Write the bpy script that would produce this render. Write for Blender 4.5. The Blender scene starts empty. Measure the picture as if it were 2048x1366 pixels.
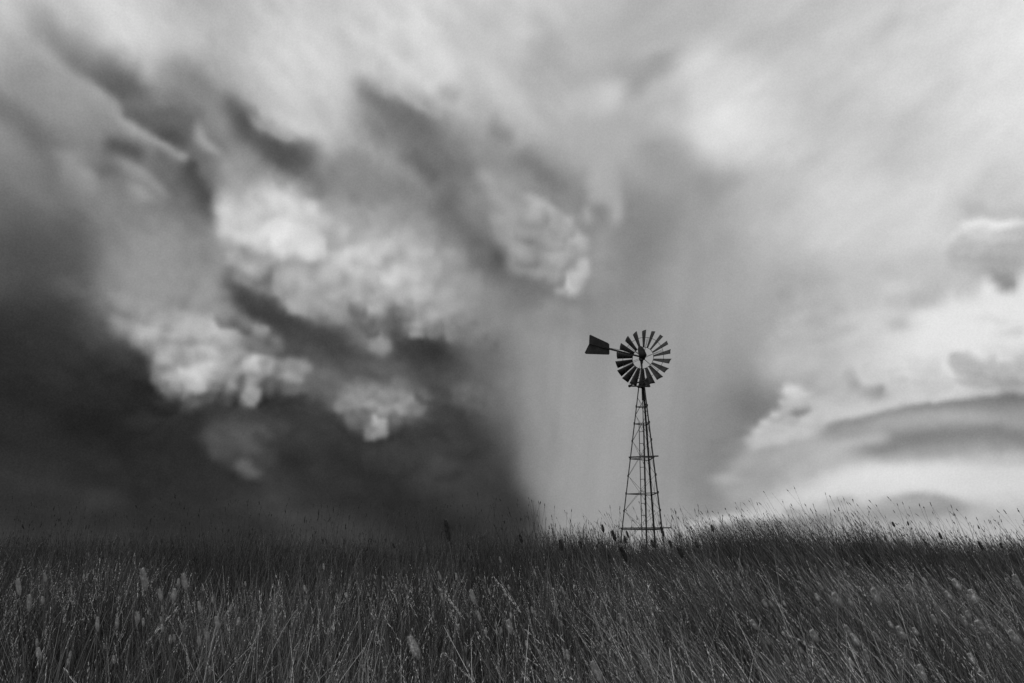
import bpy, bmesh, math, random
import numpy as np
from mathutils import Vector, Matrix

# ------------------------------------------------------------------ camera, exposure, sun
sc = bpy.context.scene
COL = sc.collection
R = math.radians
EYE = 1.5
PITCH = R(8.1)
FPX = 1400.0                     # focal length in pixels of a 2048 wide picture
cam_d = bpy.data.cameras.new('camera'); cam = bpy.data.objects.new('camera', cam_d); COL.objects.link(cam)
cam_d.sensor_width = 36.0; cam_d.lens = 36.0*FPX/2048.0; cam_d.shift_y = 210.0/2048.0
cam_d.clip_start = 0.05; cam_d.clip_end = 12000.0
cam.location = (0, 0, EYE); cam.rotation_euler = (R(90)+PITCH, 0, 0)
sc.camera = cam
sc.view_settings.view_transform = 'Standard'; sc.view_settings.look = 'None'
sc.view_settings.exposure = 0.0; sc.view_settings.gamma = 1.0; sc.view_settings.use_curve_mapping = False
sc.cycles.max_bounces = 6; sc.cycles.diffuse_bounces = 3; sc.cycles.glossy_bounces = 2; sc.cycles.transmission_bounces = 3
pass

SUN_EL, SUN_AZ = R(44), R(222)   # azimuth clockwise from +Y: behind the camera, to its left, softened by cloud
sun_d = bpy.data.lights.new('sun', 'SUN'); sun = bpy.data.objects.new('sun', sun_d); COL.objects.link(sun)
sun_d.energy = 1.5; sun_d.angle = R(14); sun_d.color = (1, 1, 1)
sun.rotation_euler = (R(90)-SUN_EL, 0, -SUN_AZ+math.pi)
sv = Vector((math.sin(SUN_AZ)*math.cos(SUN_EL), math.cos(SUN_AZ)*math.cos(SUN_EL), math.sin(SUN_EL)))
sun.rotation_euler = sv.to_track_quat('Z', 'Y').to_euler()
sun.location = (-20, -20, 40)

# ------------------------------------------------------------------ sky: cloud tones by direction (azimuth, elevation)
# ---- cloud chart: tone (0-255) of every cloud, written in a flat chart 2048 wide; turned into azimuth/elevation further down
ST = 3.0
CX = np.arange(-80, 2132, ST); CY = np.arange(-60, 1184, ST)
GX, GY = np.meshgrid(CX, CY)
def blur(a, s):
    s = s/ST
    if s < .3: return a
    n = int(3*s)+1; k = np.exp(-.5*(np.arange(-n, n+1)/s)**2); k /= k.sum()
    a = np.pad(a, n, mode='edge')
    a = np.apply_along_axis(lambda v: np.convolve(v, k, 'valid'), 0, a)
    return np.apply_along_axis(lambda v: np.convolve(v, k, 'valid'), 1, a)
def spline(p, closed, n=10):
    p = np.array(p, float); m = len(p); out = []
    for i in range(m if closed else m-1):
        if closed: a, b, c, d = p[i-1], p[i], p[(i+1) % m], p[(i+2) % m]
        else: a, b, c, d = p[max(i-1, 0)], p[i], p[i+1], p[min(i+2, m-1)]
        for t in np.linspace(0, 1, n, endpoint=False):
            out.append(.5*(2*b+(c-a)*t+(2*a-5*b+4*c-d)*t*t+(3*b-a-3*c+d)*t**3))
    if not closed: out.append(p[-1])
    return np.array(out)
class Chart:
    def __init__(s): s.T = np.zeros_like(GX)
    def mix(s, m, tone): s.T += (tone-s.T)*m
    def base(s, xs, ys, rows):
        g = np.array(rows, float)
        # smooth (cubic) interpolation along both axes
        def up(v, x, xq):
            i = np.clip(np.searchsorted(x, xq)-1, 0, len(x)-2); t = np.clip((xq-x[i])/(x[i+1]-x[i]), -.5, 1.5)[:, None]
            a, b, c, d = v[np.maximum(i-1, 0)], v[i], v[i+1], v[np.minimum(i+2, len(x)-1)]
            return .5*(2*b+(c-a)*t+(2*a-5*b+4*c-d)*t*t+(3*b-a-3*c+d)*t**3)
        xs = np.array(xs, float); ys = np.array(ys, float)
        s.T = up(up(g, ys, CY).T, xs, CX).T
    def P(s, pts, tone, f, al=1.0, g=None):     # closed shape, feather f, optional fade from point g0 (full) to g1 (none)
        q = spline(pts, True, 8); ins = np.zeros(GX.shape, bool)
        x0, y0 = q[:, 0], q[:, 1]; x1, y1 = np.roll(x0, -1), np.roll(y0, -1)
        for a, b, c, d in zip(x0, y0, x1, y1):
            if b == d: continue
            cr = (GY < max(b, d)) & (GY >= min(b, d)) & (GX < a+(GY-b)*(c-a)/(d-b)); ins ^= cr
        m = blur(ins.astype(float), f)*al
        if g is not None:
            (ax, ay), (bx, by) = g; L = (bx-ax)**2+(by-ay)**2
            t = np.clip(((GX-ax)*(bx-ax)+(GY-ay)*(by-ay))/L, 0, 1); m = m*(1-t*t*(3-2*t))
        s.mix(m, tone)
    def S(s, pts, wl, wr, tone, al=1.0, taper=.25, tone2=None):   # soft line: wl wide on its left, wr on its right (seen along it)
        q = spline(pts, False, 8); n = len(q)
        best = np.full(GX.shape, 1e9); sd = np.zeros(GX.shape); tt = np.zeros(GX.shape)
        for i in range(n-1):
            a, b = q[i], q[i+1]; d = b-a; L2 = d@d+1e-9
            t = np.clip(((GX-a[0])*d[0]+(GY-a[1])*d[1])/L2, 0, 1)
            ex, ey = GX-a[0]-t*d[0], GY-a[1]-t*d[1]; D = ex*ex+ey*ey
            u = D < best; best[u] = D[u]; sd[u] = (d[0]*ey-d[1]*ex)[u]; tt[u] = ((i+t)/(n-1))[u]
        D = np.sqrt(best); w = np.where(sd > 0, wr, wl)      # image y down: positive = right-hand side
        m = np.exp(-.5*(D/w)**2)*al
        if taper: a = np.clip(np.minimum(tt, 1-tt)/taper, 0, 1); m = m*a*a*(3-2*a)
        s.mix(blur(m, 3), tone if tone2 is None else tone+(tone2-tone)*tt)
    def B(s, x, y, rx, ry, tone, al=1.0, ang=0, p=2.0, lit=0, la=-110):  # soft ellipse; p>2 gives it a firmer rim; lit tilts its tone
        c, n = np.cos(np.radians(ang)), np.sin(np.radians(ang))
        u = ((GX-x)*c+(GY-y)*n)/rx; v = (-(GX-x)*n+(GY-y)*c)/ry
        r = np.sqrt(u*u+v*v); m = np.exp(-.69*r**p)*al
        k = 0
        if lit: k = lit*np.clip(((GX-x)*np.cos(np.radians(la))+(GY-y)*np.sin(np.radians(la)))/max(rx, ry), -1, 1)
        s.mix(m, tone+k)

    def Q(s, pts, ox=0, oy=0, k=1.0, rim=30, al=.8, e=.3, la=-100, lit=12):   # round puffs (x, y, rx, ry, tone, tilt): paler above, darker round the rim
        for x, y, rx, ry, tone, ang in pts:
            x = ox+x*k; y = oy+y*k; rx = rx*k; ry = ry*k
            c, n = np.cos(np.radians(ang)), np.sin(np.radians(ang))
            u = ((GX-x)*c+(GY-y)*n)/rx; v = (-(GX-x)*n+(GY-y)*c)/ry; r = np.sqrt(u*u+v*v)
            low = ss(-.95, .35, (GY-y)/max(rx, ry)); m = np.clip((1.15-r)/(e+.25*(1-low)), 0, 1); m = m*m*(3-2*m)*al*low
            d = ((GX-x)*np.cos(np.radians(la))+(GY-y)*np.sin(np.radians(la)))/max(rx, ry)
            s.mix(m, tone-rim*.8*low*np.clip(r, 0, 1.2)**2.6+lit*np.clip(d, -1, 1))
RNG = np.random.default_rng(11)
def grain(sx, sy=None, ang=0):            # smooth noise of about unit size, optionally drawn out along a direction (stretched grid)
    sy = sy or sx
    c, n = np.cos(np.radians(ang)), np.sin(np.radians(ang))
    u = (GX*c+GY*n)/sx; v = (-GX*n+GY*c)/sy
    u -= u.min(); v -= v.min(); iu = u.astype(int); iv = v.astype(int)
    g = RNG.normal(size=(iv.max()+3, iu.max()+3)); fu = u-iu; fv = v-iv
    fu = fu*fu*fu*(fu*(fu*6-15)+10); fv = fv*fv*fv*(fv*(fv*6-15)+10)
    return (g[iv, iu]*(1-fu)+g[iv, iu+1]*fu)*(1-fv)+(g[iv+1, iu]*(1-fu)+g[iv+1, iu+1]*fu)*fv
def fbm(sx, sy=None, ang=0, o=4, gain=.5):
    sy = sy or sx; a = 1; t = 0
    for i in range(o):
        t = t+a*grain(sx/2**i, sy/2**i, ang); a *= gain
    return t
def sample(T, X, Y):
    x = np.clip((X-CX[0])/ST, 0, len(CX)-1.001); y = np.clip((Y-CY[0])/ST, 0, len(CY)-1.001)
    i = y.astype(int); j = x.astype(int); fx = x-j; fy = y-i
    return (T[i, j]*(1-fx)+T[i, j+1]*fx)*(1-fy)+(T[i+1, j]*(1-fx)+T[i+1, j+1]*fx)*fy
def billow(cell, X, Y):                    # overlapping round puffs: height of the nearest domes, smooth maximum
    x = X/cell; y = Y/cell; ix = np.floor(x).astype(int); iy = np.floor(y).astype(int)
    jit = RNG.random((80, 120, 3)); h = np.zeros_like(x)
    for a in (-1, 0, 1):
        for b in (-1, 0, 1):
            q = jit[(iy+b) % 80, (ix+a) % 120]
            d2 = (x-ix-a-q[..., 0])**2+(y-iy-b-q[..., 1])**2
            h += np.exp(9*np.clip(1-d2*(.8+.7*q[..., 2]), -1, 1))
    return np.log(h)/9
def region(*bl):
    m = 0*GX
    for x, y, rx, ry, a in bl: m = np.maximum(m, a*np.exp(-.69*(((GX-x)/rx)**2+((GY-y)/ry)**2)**1.5))
    return m
def ss(a, b, x):
    t = np.clip((x-a)/(b-a), 0, 1); return t*t*(3-2*t)
def finish(C):
    T = C.T; right = ss(1440, 1640, GX)*ss(480, 620, GY); soft = 1-right
    w1, w2 = fbm(120), fbm(120); w3, w4 = fbm(34, o=3), fbm(34, o=3)
    puffy = region((560, 500, 200, 150, 1), (800, 560, 220, 140, 1), (400, 700, 240, 130, 1), (760, 810, 170, 90, 1), (1090, 500, 140, 130, .9), (500, 900, 140, 90, .7), (960, 780, 60, 60, .5))
    # warp
    shelf = ss(770, 830, GY)*ss(1560, 1680, GX)
    k3 = 1+1.4*puffy+.8*right*(1-.85*shelf)
    wx = w1*(2.5+1*soft)+w3*k3; wy = w2*(2+1.5*soft)*(1-.5*shelf)+w4*k3
    edge = np.exp(-((GX-(1000+.00048*np.clip(GY-640, 0, 500)**2))/46)**2)*ss(600, 700, GY)
    wx = wx+5*fbm(34, 420, 3, 2)*edge
    w5, w6 = fbm(15, o=2), fbm(15, o=2); k5 = 1.6*right*(1-.8*shelf)+1.5*puffy
    T = sample(T, GX+wx+w5*k5, GY+wy+w6*k5)
    # puffs: shaded from above
    bx, by = GX+4*w3, GY+4*w4
    sh = 0
    for cell, k in ((62, .55), (34, .42)):
        st = RNG.bit_generator.state; h0 = billow(cell, bx, by*.9); RNG.bit_generator.state = st
        h1 = billow(cell, bx-.16*cell, by*.9-.26*cell)
        sh = sh+k*(np.clip(h0-h1, -.5, .5)*1.1+.5*(h0-.75))
    T = T*(1+puffy*blur(sh, 6)*.2*ss(60, 130, T)*(1-.6*ss(180, 210, T)))
    # streaks of the anvil, drawn out down to the right on the left half and up to the right on the right half
    sl = fbm(150, 60, 50, 3)*ss(1250, 1050, GX); sr = fbm(150, 70, -35, 3)*ss(1150, 1350, GX)
    up = ss(640, 420, GY)
    T = T*(1+.022*(sl+sr)*up*ss(70, 120, T))
    # rain: upright streaks
    rain = region((1180, 900, 200, 320, 1))+region((1450, 640, 130, 300, .6))
    T = T*(1+.010*(fbm(46, 620, 5, 2)+.5*fbm(18, 460, 6, 2))*rain)
    # small broken cumulus to the right
    f = fbm(70, 48, -15, 5, .6); r2 = np.abs(fbm(46, 34, -15, 4, .6))
    T = T+right*(1-.6*shelf)*(3.5*blur(f, 4)-4*(blur(r2, 4)-.6))*ss(235, 190, T)
    T = T*(1+.085*fbm(170, 110, 25, 5, .55)*ss(600, 750, GY)*ss(1050, 900, GX))
    T = T*(1+.008*fbm(60, 34, 48, 3)*ss(1250, 1050, GX)*ss(60, 110, T)*ss(760, 600, GY))
    kk = 1-.45*ss(1200, 1400, GX); T = T+kk*(.7*(T-blur(T, 5))+.42*(T-blur(T, 14))+.2*(T-blur(T, 40)))
    return np.clip(T, 30, 238)
def paint(C):
    P, S, B = C.P, C.S, C.B
    C.base(range(0, 2049, 128), range(0, 1121, 80), [
     [195,195,200,185,188,195,205,205,200,195,180,185,195,200,200,212,226],
     [180,170,205,190,190,200,208,206,195,182,175,185,195,200,205,220,228],
     [165,140,180,165,195,205,190,200,190,175,165,203,200,203,208,212,225],
     [150,150,110,130,160,195,140,165,180,176,178,205,205,203,203,202,225],
     [126,124,120,105,110,150,150,120,150,165,172,190,205,202,195,205,215],
     [113,122,128,100,165,132,132,130,142,138,142,152,190,205,208,205,200],
     [ 94,104,118,118,190,190,160,140,128,155,136,160,195,205,200,200,178],
     [ 78, 78,118,138,110,150,178,155,112,148,138,168,184,190,190,195,190],
     [ 50, 60,120,125, 78,110,120,125,125,138,145,162,172,194,212,228,228],
     [ 42, 45, 60,110, 80, 75, 80, 70,112,140,150,154,174,194,216,216,196],
     [ 38, 40, 42, 55, 55, 62, 75, 68,105,150,155,140,140,188,190,175,160],
     [ 38, 38, 38, 40, 48, 52, 60, 55, 80,155,150,135,160,175,160,160,160],
     [ 44, 44, 42, 42, 48, 48, 50, 50, 68,152,150,135,170,200,212,212,205],
     [ 48, 46, 44, 45, 48, 48, 46, 47, 58,140,150,160,175,175,180,185,185],
     [ 56, 54, 52, 52, 54, 54, 52, 54, 66,140,152,170,165,165,175,182,184]])
    # upper left: bright lobes over long dark folds (coordinates of an enlarged view)
    t = lambda p, ox=0, oy=0, k=1/2.926: [(ox+x*k, oy+y*k) for x, y in p]
    P(t([(190,-80),(880,-80),(900,150),(860,340),(760,370),(620,330),(420,220),(300,120)]),207,26)
    B(170,30,70,40,210,.6); B(590,110,80,95,215,.9,20); B(555,190,70,60,196,.6,35); B(640,235,50,50,192,.6)
    P(t([(820,470),(960,400),(1150,390),(1290,480),(1350,640),(1320,760),(1180,760),(900,640)]),120,48,.9)
    S(t([(60,-40),(150,90),(235,205),(340,310),(480,410),(620,495),(740,575),(900,600)]),44,10,172,.88,.28,98)
    S(t([(500,370),(620,450),(740,500),(840,530)]),22,20,108,.65,.35)
    P(t([(640,480),(760,470),(860,530),(900,590),(820,620),(720,600)]),94,16,.75)
    P(t([(712,655),(830,628),(960,640),(1080,690),(1150,730),(1125,800),(1112,890),(1050,880),(900,800),(800,745)]),102,9,.85)
    B(344,272,26,16,82,.7,35); B(340,228,24,10,108,.6,15); S(t([(930,660),(1000,680),(1060,730)]),6,10,104,.5,.35)
    S(t([(-60,140),(60,205),(150,225),(225,255),(290,325),(400,412),(540,505),(650,585),(705,650),(735,705),(800,752),(900,812),(1000,872),(1065,912),(1118,925)]),4,46,172,.8,.2,142)
    S(t([(690,640),(735,708),(800,758),(900,820),(1000,880),(1065,918),(1110,940)]),3,9,152,.75,.2)
    B(368,315,10,9,152,.7,20)
    S(t([(1120,500),(1235,552),(1292,612),(1322,690),(1345,770),(1410,870)]),4,24,138,.85,.25)
    S(t([(1090,635),(1165,655),(1195,725)]),4,14,118,.6,.35); P(t([(1140,740),(1175,735),(1215,800),(1265,860),(1290,910),(1220,890),(1160,840)]),150,6,.85)
    P(t([(1300,540),(1350,570),(1420,655),(1480,735),(1600,775),(1650,825),(1760,835),(1860,880),(1885,960),(1890,1080),(1850,1120),(1760,1065),(1650,1005),(1560,935),(1505,868),(1410,840),(1345,760),(1318,660)]),90,13,.9,((560,300),(680,400)))
    B(495,240,16,20,88,.5,30); B(560,300,50,18,80,.5,36); S(t([(1840,1000),(1900,1090),(1960,1180)]),14,18,118,.6,.35)
    S(t([(1425,650),(1485,730),(1600,765),(1650,812),(1770,822)]),8,3,168,.5,.25)
    P(t([(1270,900),(1400,880),(1530,960),(1680,1060),(1860,1150),(1700,1130),(1500,1150),(1370,1210),(1290,1120)]),146,13,.8)
    # left flank folds
    P(t([(-80,500),(60,560),(160,640),(300,760),(380,860),(240,880),(120,790),(0,700),(-80,690)]),104,20,.8); B(85,210,60,30,146,.7,35); B(20,160,50,40,150,.6,30)
    S(t([(560,820),(680,855),(790,890),(900,960)]),15,14,90,.85,.3); S(t([(560,940),(640,985),(760,1040)]),10,12,108,.7,.35)
    S(t([(300,890),(400,900),(470,955),(530,1020),(610,1140)]),5,30,152,.85,.3); B(150,308,34,18,148,.6,20)
    S(t([(640,915),(800,982),(868,1028),(940,1110),(1000,1220)]),4,18,148,.85,.3); S(t([(720,1085),(800,1108),(848,1165),(866,1225)]),4,26,150,.85,.3)
    S(t([(880,900),(960,960),(1010,1060)]),12,16,104,.6,.35); B(330,340,40,30,112,.6,40)
    S(t([(1125,900),(1132,980),(1145,1060),(1195,1110),(1225,1210),(1290,1340)]),8,18,84,.85,.2,72); S(t([(1000,1100),(1090,1200),(1200,1330)]),16,30,108,.6,.3)
    P([(230,480),(330,430),(400,470),(460,560),(480,640),(400,640),(300,620),(240,560)],150,34,.8); P([(200,560),(300,520),(420,560),(470,640),(380,640),(260,610)],150,22,.6)
    B(60,520,90,60,72,.6,30); B(150,470,60,40,78,.5,30)
    # the two big bright puffs of the middle
    P([(446,451),(457,416),(497,396),(549,385),(593,397),(633,428),(654,460),(662,498),(646,516),(620,512),(589,497),(550,506),(530,490),(500,500),(460,490)],202,16)
    P([(440,330),(500,330),(560,372),(620,410),(600,450),(500,450),(455,430),(440,390)],200,20,.75,((530,430),(470,335)))
    B(560,440,60,40,222,.8,20); B(640,495,22,20,220,.8); B(500,430,50,30,208,.5)
    P([(452,495),(500,490),(545,515),(575,545),(570,590),(530,585),(490,560),(455,530)],140,12,.85)
    B(497,522,40,20,156,.8,25,3); B(540,555,30,22,122,.6)
    P([(655,470),(700,470),(760,475),(808,462),(844,484),(874,520),(890,556),(930,600),(968,640),(975,670),(930,672),(880,660),(830,640),(790,612),(750,632),(700,612),(690,640),(640,640),(606,632),(571,609),(556,583),(562,543),(600,515),(640,515)],164,13)
    P([(640,505),(700,475),(760,478),(806,466),(842,488),(870,522),(884,556),(850,575),(790,565),(720,570),(660,555)],192,18,.9)
    B(800,500,45,30,200,.7,30); B(700,510,30,25,190,.6); B(835,530,22,26,203,.6); B(765,530,20,30,200,.5)
    B(680,545,30,25,162,.5); B(610,545,30,22,160,.6,0,3); B(640,585,26,30,146,.5); B(880,600,45,30,152,.5,40)
    S([(742,565),(748,600),(740,632)],8,10,165,.6,.4); S([(700,520),(690,580),(700,610)],8,10,140,.4,.4)
    B(602,615,25,22,148,.85,0,3.5,14); B(572,575,18,24,138,.7,0,3); B(645,640,18,16,120,.7,0,3,10); B(685,632,32,26,138,.85,0,3,14)
    P([(690,640),(740,640),(770,690),(760,705),(720,700),(695,680)],112,14,.7)
    B(758,690,24,22,136,.8,0,3,14); B(735,655,24,26,118,.6)
    P([(770,602),(815,612),(850,645),(830,662),(800,665),(775,645)],94,13,.65)
    B(826,640,20,24,146,.9,15,3.5,16); B(850,655,11,16,138,.7,15,3.5,14); B(868,658,14,24,140,.85,10,4,16); B(905,662,20,26,142,.85,20,4,16); B(935,655,20,30,138,.6,20,3)
    B(960,675,22,26,125,.7,10,3)
    # dark throat under them
    P([(452,545),(500,585),(545,595),(575,625),(620,650),(680,655),(700,700),(730,730),(680,740),(600,720),(560,680),(500,650),(460,610)],70,16,.9)
    P([(778,660),(830,672),(880,690),(940,690),(985,705),(1000,760),(960,790),(900,770),(850,740),(800,720)],62,18,.9)
    B(895,715,50,22,54,.8,15)
    P([(700,720),(745,715),(790,740),(790,770),(740,775),(700,760)],98,18,.7)
    # left puff cluster
    P([(215,590),(260,590),(330,610),(420,630),(470,660),(520,690),(545,720),(520,760),(470,770),(420,780),(385,795),(340,790),(315,755),(305,710),(275,680),(235,650)],150,12,.95)
    P([(275,655),(330,630),(400,630),(428,655),(415,678),(370,685),(310,682)],180,9,.85); B(385,650,40,16,192,.7,8)
    S([(300,690),(350,692),(410,688),(430,675)],7,9,134,.7,.25)
    P([(308,705),(350,695),(420,695),(440,715),(420,745),(395,780),(370,770),(340,735),(315,725)],176,9,.85); B(400,735,36,22,188,.7,-25)
    B(457,690,30,20,172,.8,35,3,8); S([(420,680),(435,700),(470,712)],5,5,128,.6,.3)
    B(325,712,22,12,160,.6,20); S([(308,722),(335,735),(365,735)],6,8,112,.7,.3)
    B(520,672,28,16,152,.8,35,2.6); B(549,690,16,16,128,.8,0,3); B(495,655,40,14,140,.5,35); B(500,705,35,12,100,.7,15)
    P([(312,745),(345,760),(380,785),(420,775),(440,790),(410,815),(370,810),(330,785)],92,10,.8)
    S([(450,735),(480,720),(500,700)],5,6,100,.6,.3)
    B(468,770,17,40,140,.9,18,4,14); B(460,800,17,20,88,.6,10,3); B(501,792,20,31,152,.95,15,4,16); B(510,741,26,24,166,.95,0,4,14); B(537,738,15,17,160,.9,0,4,12)
    S([(487,745),(486,775),(478,810)],6,6,100,.6,.3); B(538,778,13,17,108,.85,0,3.5,10)
    B(571,752,26,28,150,.9,0,3.5,16); B(598,745,22,22,152,.85,0,3.5,14); B(580,780,34,18,92,.6,0,3)
    P([(600,715),(640,730),(680,760),(700,800),(660,800),(620,775),(590,765)],94,16,.7)
    # dim puffs in the dark rain
    P([(410,840),(470,815),(540,830),(580,850),(560,900),(545,945),(520,960),(490,940),(440,920),(415,885)],72,18,.8)
    B(495,930,30,14,88,.7,30,3); B(500,870,40,30,84,.6); B(290,840,30,22,50,.6); B(250,790,60,40,42,.6); B(146,575,40,20,92,.6,25); B(225,612,40,14,100,.5,30)
    P([(620,720),(680,750),(700,800),(660,790),(625,765)],104,14,.6); B(600,880,50,26,66,.6,20); B(560,850,60,20,64,.5,25)
    P([(665,800),(700,780),(745,778),(790,790),(840,785),(860,800),(845,830),(800,840),(775,850),(740,850),(700,845),(675,825)],120,14,.85)
    B(700,808,28,20,150,.8,20,3); B(730,790,30,14,138,.6); B(770,806,22,20,142,.8,0,3); B(813,812,26,15,146,.85,-15,3); B(838,795,24,18,115,.6)
    B(756,850,20,30,144,.95,12,4,16); B(728,845,16,20,100,.6,0,3); B(791,846,13,14,104,.8,0,3.5); S([(745,800),(742,830),(735,855)],6,6,108,.5,.3)
    P([(790,745),(830,750),(860,775),(840,785),(790,780)],92,14,.6)
    B(950,790,26,28,104,.9,0,3.2,10); B(930,740,50,30,80,.5); B(930,900,70,50,62,.5); B(900,960,30,20,58,.5)
    B(100,990,60,22,56,.6); B(200,1000,40,24,66,.6); B(60,1010,50,25,40,.5)
    # centre-right: streaks and the scalloped arc
    P(t([(290,420),(400,420),(600,555),(750,655),(890,755),(915,860),(860,960),(880,1080),(960,1300),(900,1340),(800,1150),(720,1050),(640,960),(560,830),(490,660),(320,545)],600),112,26,.85,((800,270),(680,120))); S(t([(300,420),(430,560),(560,640),(690,700)],600),16,16,104,.6,.3)
    B(845,250,30,26,108,.5,40); S(t([(620,860),(720,980),(820,1090)],600),14,16,100,.6,.3); S(t([(420,400),(620,560),(760,660),(880,700)],600),12,4,176,.45,.3)
    S(t([(820,490),(870,550),(960,600)],600),12,12,150,.6,.35); S(t([(1080,720),(1180,790),(1270,820)],600),16,14,136,.6,.35); S(t([(1180,880),(1350,960),(1500,1060),(1640,1160)],600),22,16,124,.7,.3); S(t([(1000,990),(1150,1080),(1280,1200)],600),14,14,164,.5,.35)
    P(t([(200,925),(430,915),(520,1000),(560,1150),(300,1200),(180,1080)],600),132,12,.5); S(t([(380,780),(440,900),(420,1000)],600),5,5,158,.4,.35)
    B(850,90,80,60,213,.7,40); S([(790,80),(840,110),(900,150)],40,30,208,.5,.4)
    S([(780,50),(800,90),(830,120)],12,12,192,.4,.4)
    pass
    S([(1060,60),(1085,110),(1100,150)],20,20,165,.5,.4)
    S([(640,330),(690,360),(740,400)],40,26,135,.5,.4); S([(880,370),(920,410),(960,470)],20,24,118,.6,.35)
    P([(985,420),(1030,390),(1062,388),(1112,410),(1148,442),(1173,468),(1181,504),(1184,540),(1169,572),(1147,592),(1118,585),(1085,560),(1040,550),(1010,540),(990,490)],150,7,.95)
    S([(1040,395),(1065,392),(1112,414),(1147,446),(1170,474),(1178,506)],5,26,174,.85,.3)
    B(1130,480,30,60,160,.6,-20); B(1037,523,22,26,152,.8,0,3.5,12); B(1090,520,30,40,142,.6); B(1112,525,22,30,160,.6,0,3)
    B(1143,568,20,22,178,.9,0,4,10); B(1168,538,15,26,178,.9,10,4); S([(1078,430),(1090,470),(1085,500)],10,12,138,.5,.4)
    P([(950,480),(990,490),(1015,515),(1010,545),(970,550),(930,530)],98,18,.6); B(992,520,22,18,90,.6); S([(870,370),(930,440),(1000,525)],26,34,114,.6,.3); B(1060,585,60,14,118,.6,15)
    S([(900,400),(950,440),(985,480)],14,20,140,.5,.4); S([(960,370),(1000,400),(1045,440),(1080,460)],10,14,162,.6,.35)
    P([(1120,190),(1180,165),(1240,160),(1250,190),(1232,230),(1190,230),(1140,220)],193,16,.8); B(1222,195,30,26,202,.7)
    B(1180,110,60,40,185,.6); B(1110,100,26,50,170,.5,-30)
    P([(1185,320),(1200,290),(1225,300),(1240,360),(1246,420),(1240,455),(1225,430),(1212,400),(1198,400),(1184,400),(1175,360)],172,9,.85)
    S([(1190,400),(1180,440)],6,8,165,.5,.3)
    # right of centre
    S([(1250,140),(1300,120),(1345,95)],26,26,168,.5,.4); B(1320,130,40,22,158,.8,-45); B(1365,212,22,26,172,.6); S([(1250,245),(1290,200),(1345,150)],12,14,192,.6,.35); S([(1260,110),(1330,90),(1400,60)],10,12,190,.4,.4)
    P([(1390,180),(1420,120),(1500,105),(1560,150),(1600,230),(1560,320),(1500,330),(1445,345),(1420,320),(1395,260)],210,22,.8); B(1465,250,80,74,218,.5,40); P([(1395,200),(1430,150),(1500,150),(1530,220),(1525,290),(1480,335),(1440,325),(1405,290)],219,24,.45); B(1475,262,30,24,226,.4,60); B(1440,130,40,24,214,.6)
    P([(1300,270),(1370,280),(1400,310),(1430,350),(1470,335),(1490,380),(1450,440),(1400,420),(1340,380),(1280,330)],148,20,.7); B(1424,395,26,36,140,.7)
    B(1752,246,60,40,194,.8,20); B(1665,325,50,26,196,.6,20); B(1912,172,40,44,196,.7); B(1930,80,60,60,222,.5); B(1980,240,60,60,222,.7); B(1700,120,140,24,194,.6,-25); B(1740,400,90,40,214,.6)
    # right edge cumulus
    P([(1920,400),(1980,415),(2060,410),(2120,410),(2120,440),(2048,443),(1985,441),(1945,430)],180,9,.8)
    S([(1910,452),(1960,443),(2010,446),(2070,447)],5,10,232,.8,.2)
    P([(1901,496),(1908,480),(1925,472),(1945,474),(1962,482),(1972,474),(1984,462),(2004,458),(2030,456),(2110,452),(2110,560),(2040,535),(2030,570),(2012,580),(1990,570),(1966,553),(1940,548),(1905,540),(1895,515)],182,4,.95)
    S([(1896,497),(1906,478),(1925,469),(1945,472),(1962,480),(1972,471),(1984,459),(2004,454),(2040,452)],4,5,220,.6,.15)
    B(1985,525,40,30,164,.8,30); B(2015,565,26,16,152,.8); B(2030,490,30,26,172,.6); B(1925,505,24,18,186,.6)
    P([(1966,556),(2000,580),(2030,585),(2050,540),(2110,560),(2110,640),(2000,640),(1960,600)],228,9,.9)
    B(1870,560,50,24,190,.6,-20); B(1821,605,44,20,184,.7,-25,2.6); B(1845,600,20,12,176,.5); P(t([(1230,700),(1300,690),(1350,700),(1340,750),(1290,765),(1240,740)],1348,400),176,6,.65); P(t([(1290,540),(1370,470),(1500,480),(1590,560),(1560,620),(1440,640),(1330,630),(1250,620)],1348,400),188,5,.7); B(1796,645,30,16,176,.3,0,2.6); B(1790,575,40,16,210,.5,-20)
    P([(1840,640),(1900,600),(1980,620),(2110,640),(2110,700),(2000,690),(1900,700),(1830,690)],228,16,.9); B(2030,662,30,10,204,.7,-8); B(1985,640,30,7,210,.6)
    P([(1896,722),(1902,710),(1918,703),(1938,707),(1950,716),(1962,722),(1972,712),(1986,712),(1998,722),(2012,718),(2028,722),(2036,735),(2060,742),(2110,740),(2110,790),(1990,790),(1940,782),(1912,760),(1900,742)],184,3,.95)
    S([(1893,728),(1897,712),(1918,700),(1940,704),(1956,716),(1972,708),(1988,708),(2000,717),(2020,715),(2040,730)],3,4,228,.7,.12); S(t([(1560,930),(1610,975),(1640,1000),(1690,1022)],1348,400),3,4,242,.9,.2)
    B(1990,758,40,16,164,.8,20); B(2030,765,26,14,156,.7); B(1960,735,20,12,178,.6); B(1925,725,18,12,176,.5)
    P([(1770,760),(1778,730),(1800,712),(1830,716),(1860,728),(1880,716),(1900,750),(1930,775),(1880,795),(1800,800),(1760,790)],204,7,.8); B(1815,735,26,16,216,.7); B(1870,770,26,14,192,.6)
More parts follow.
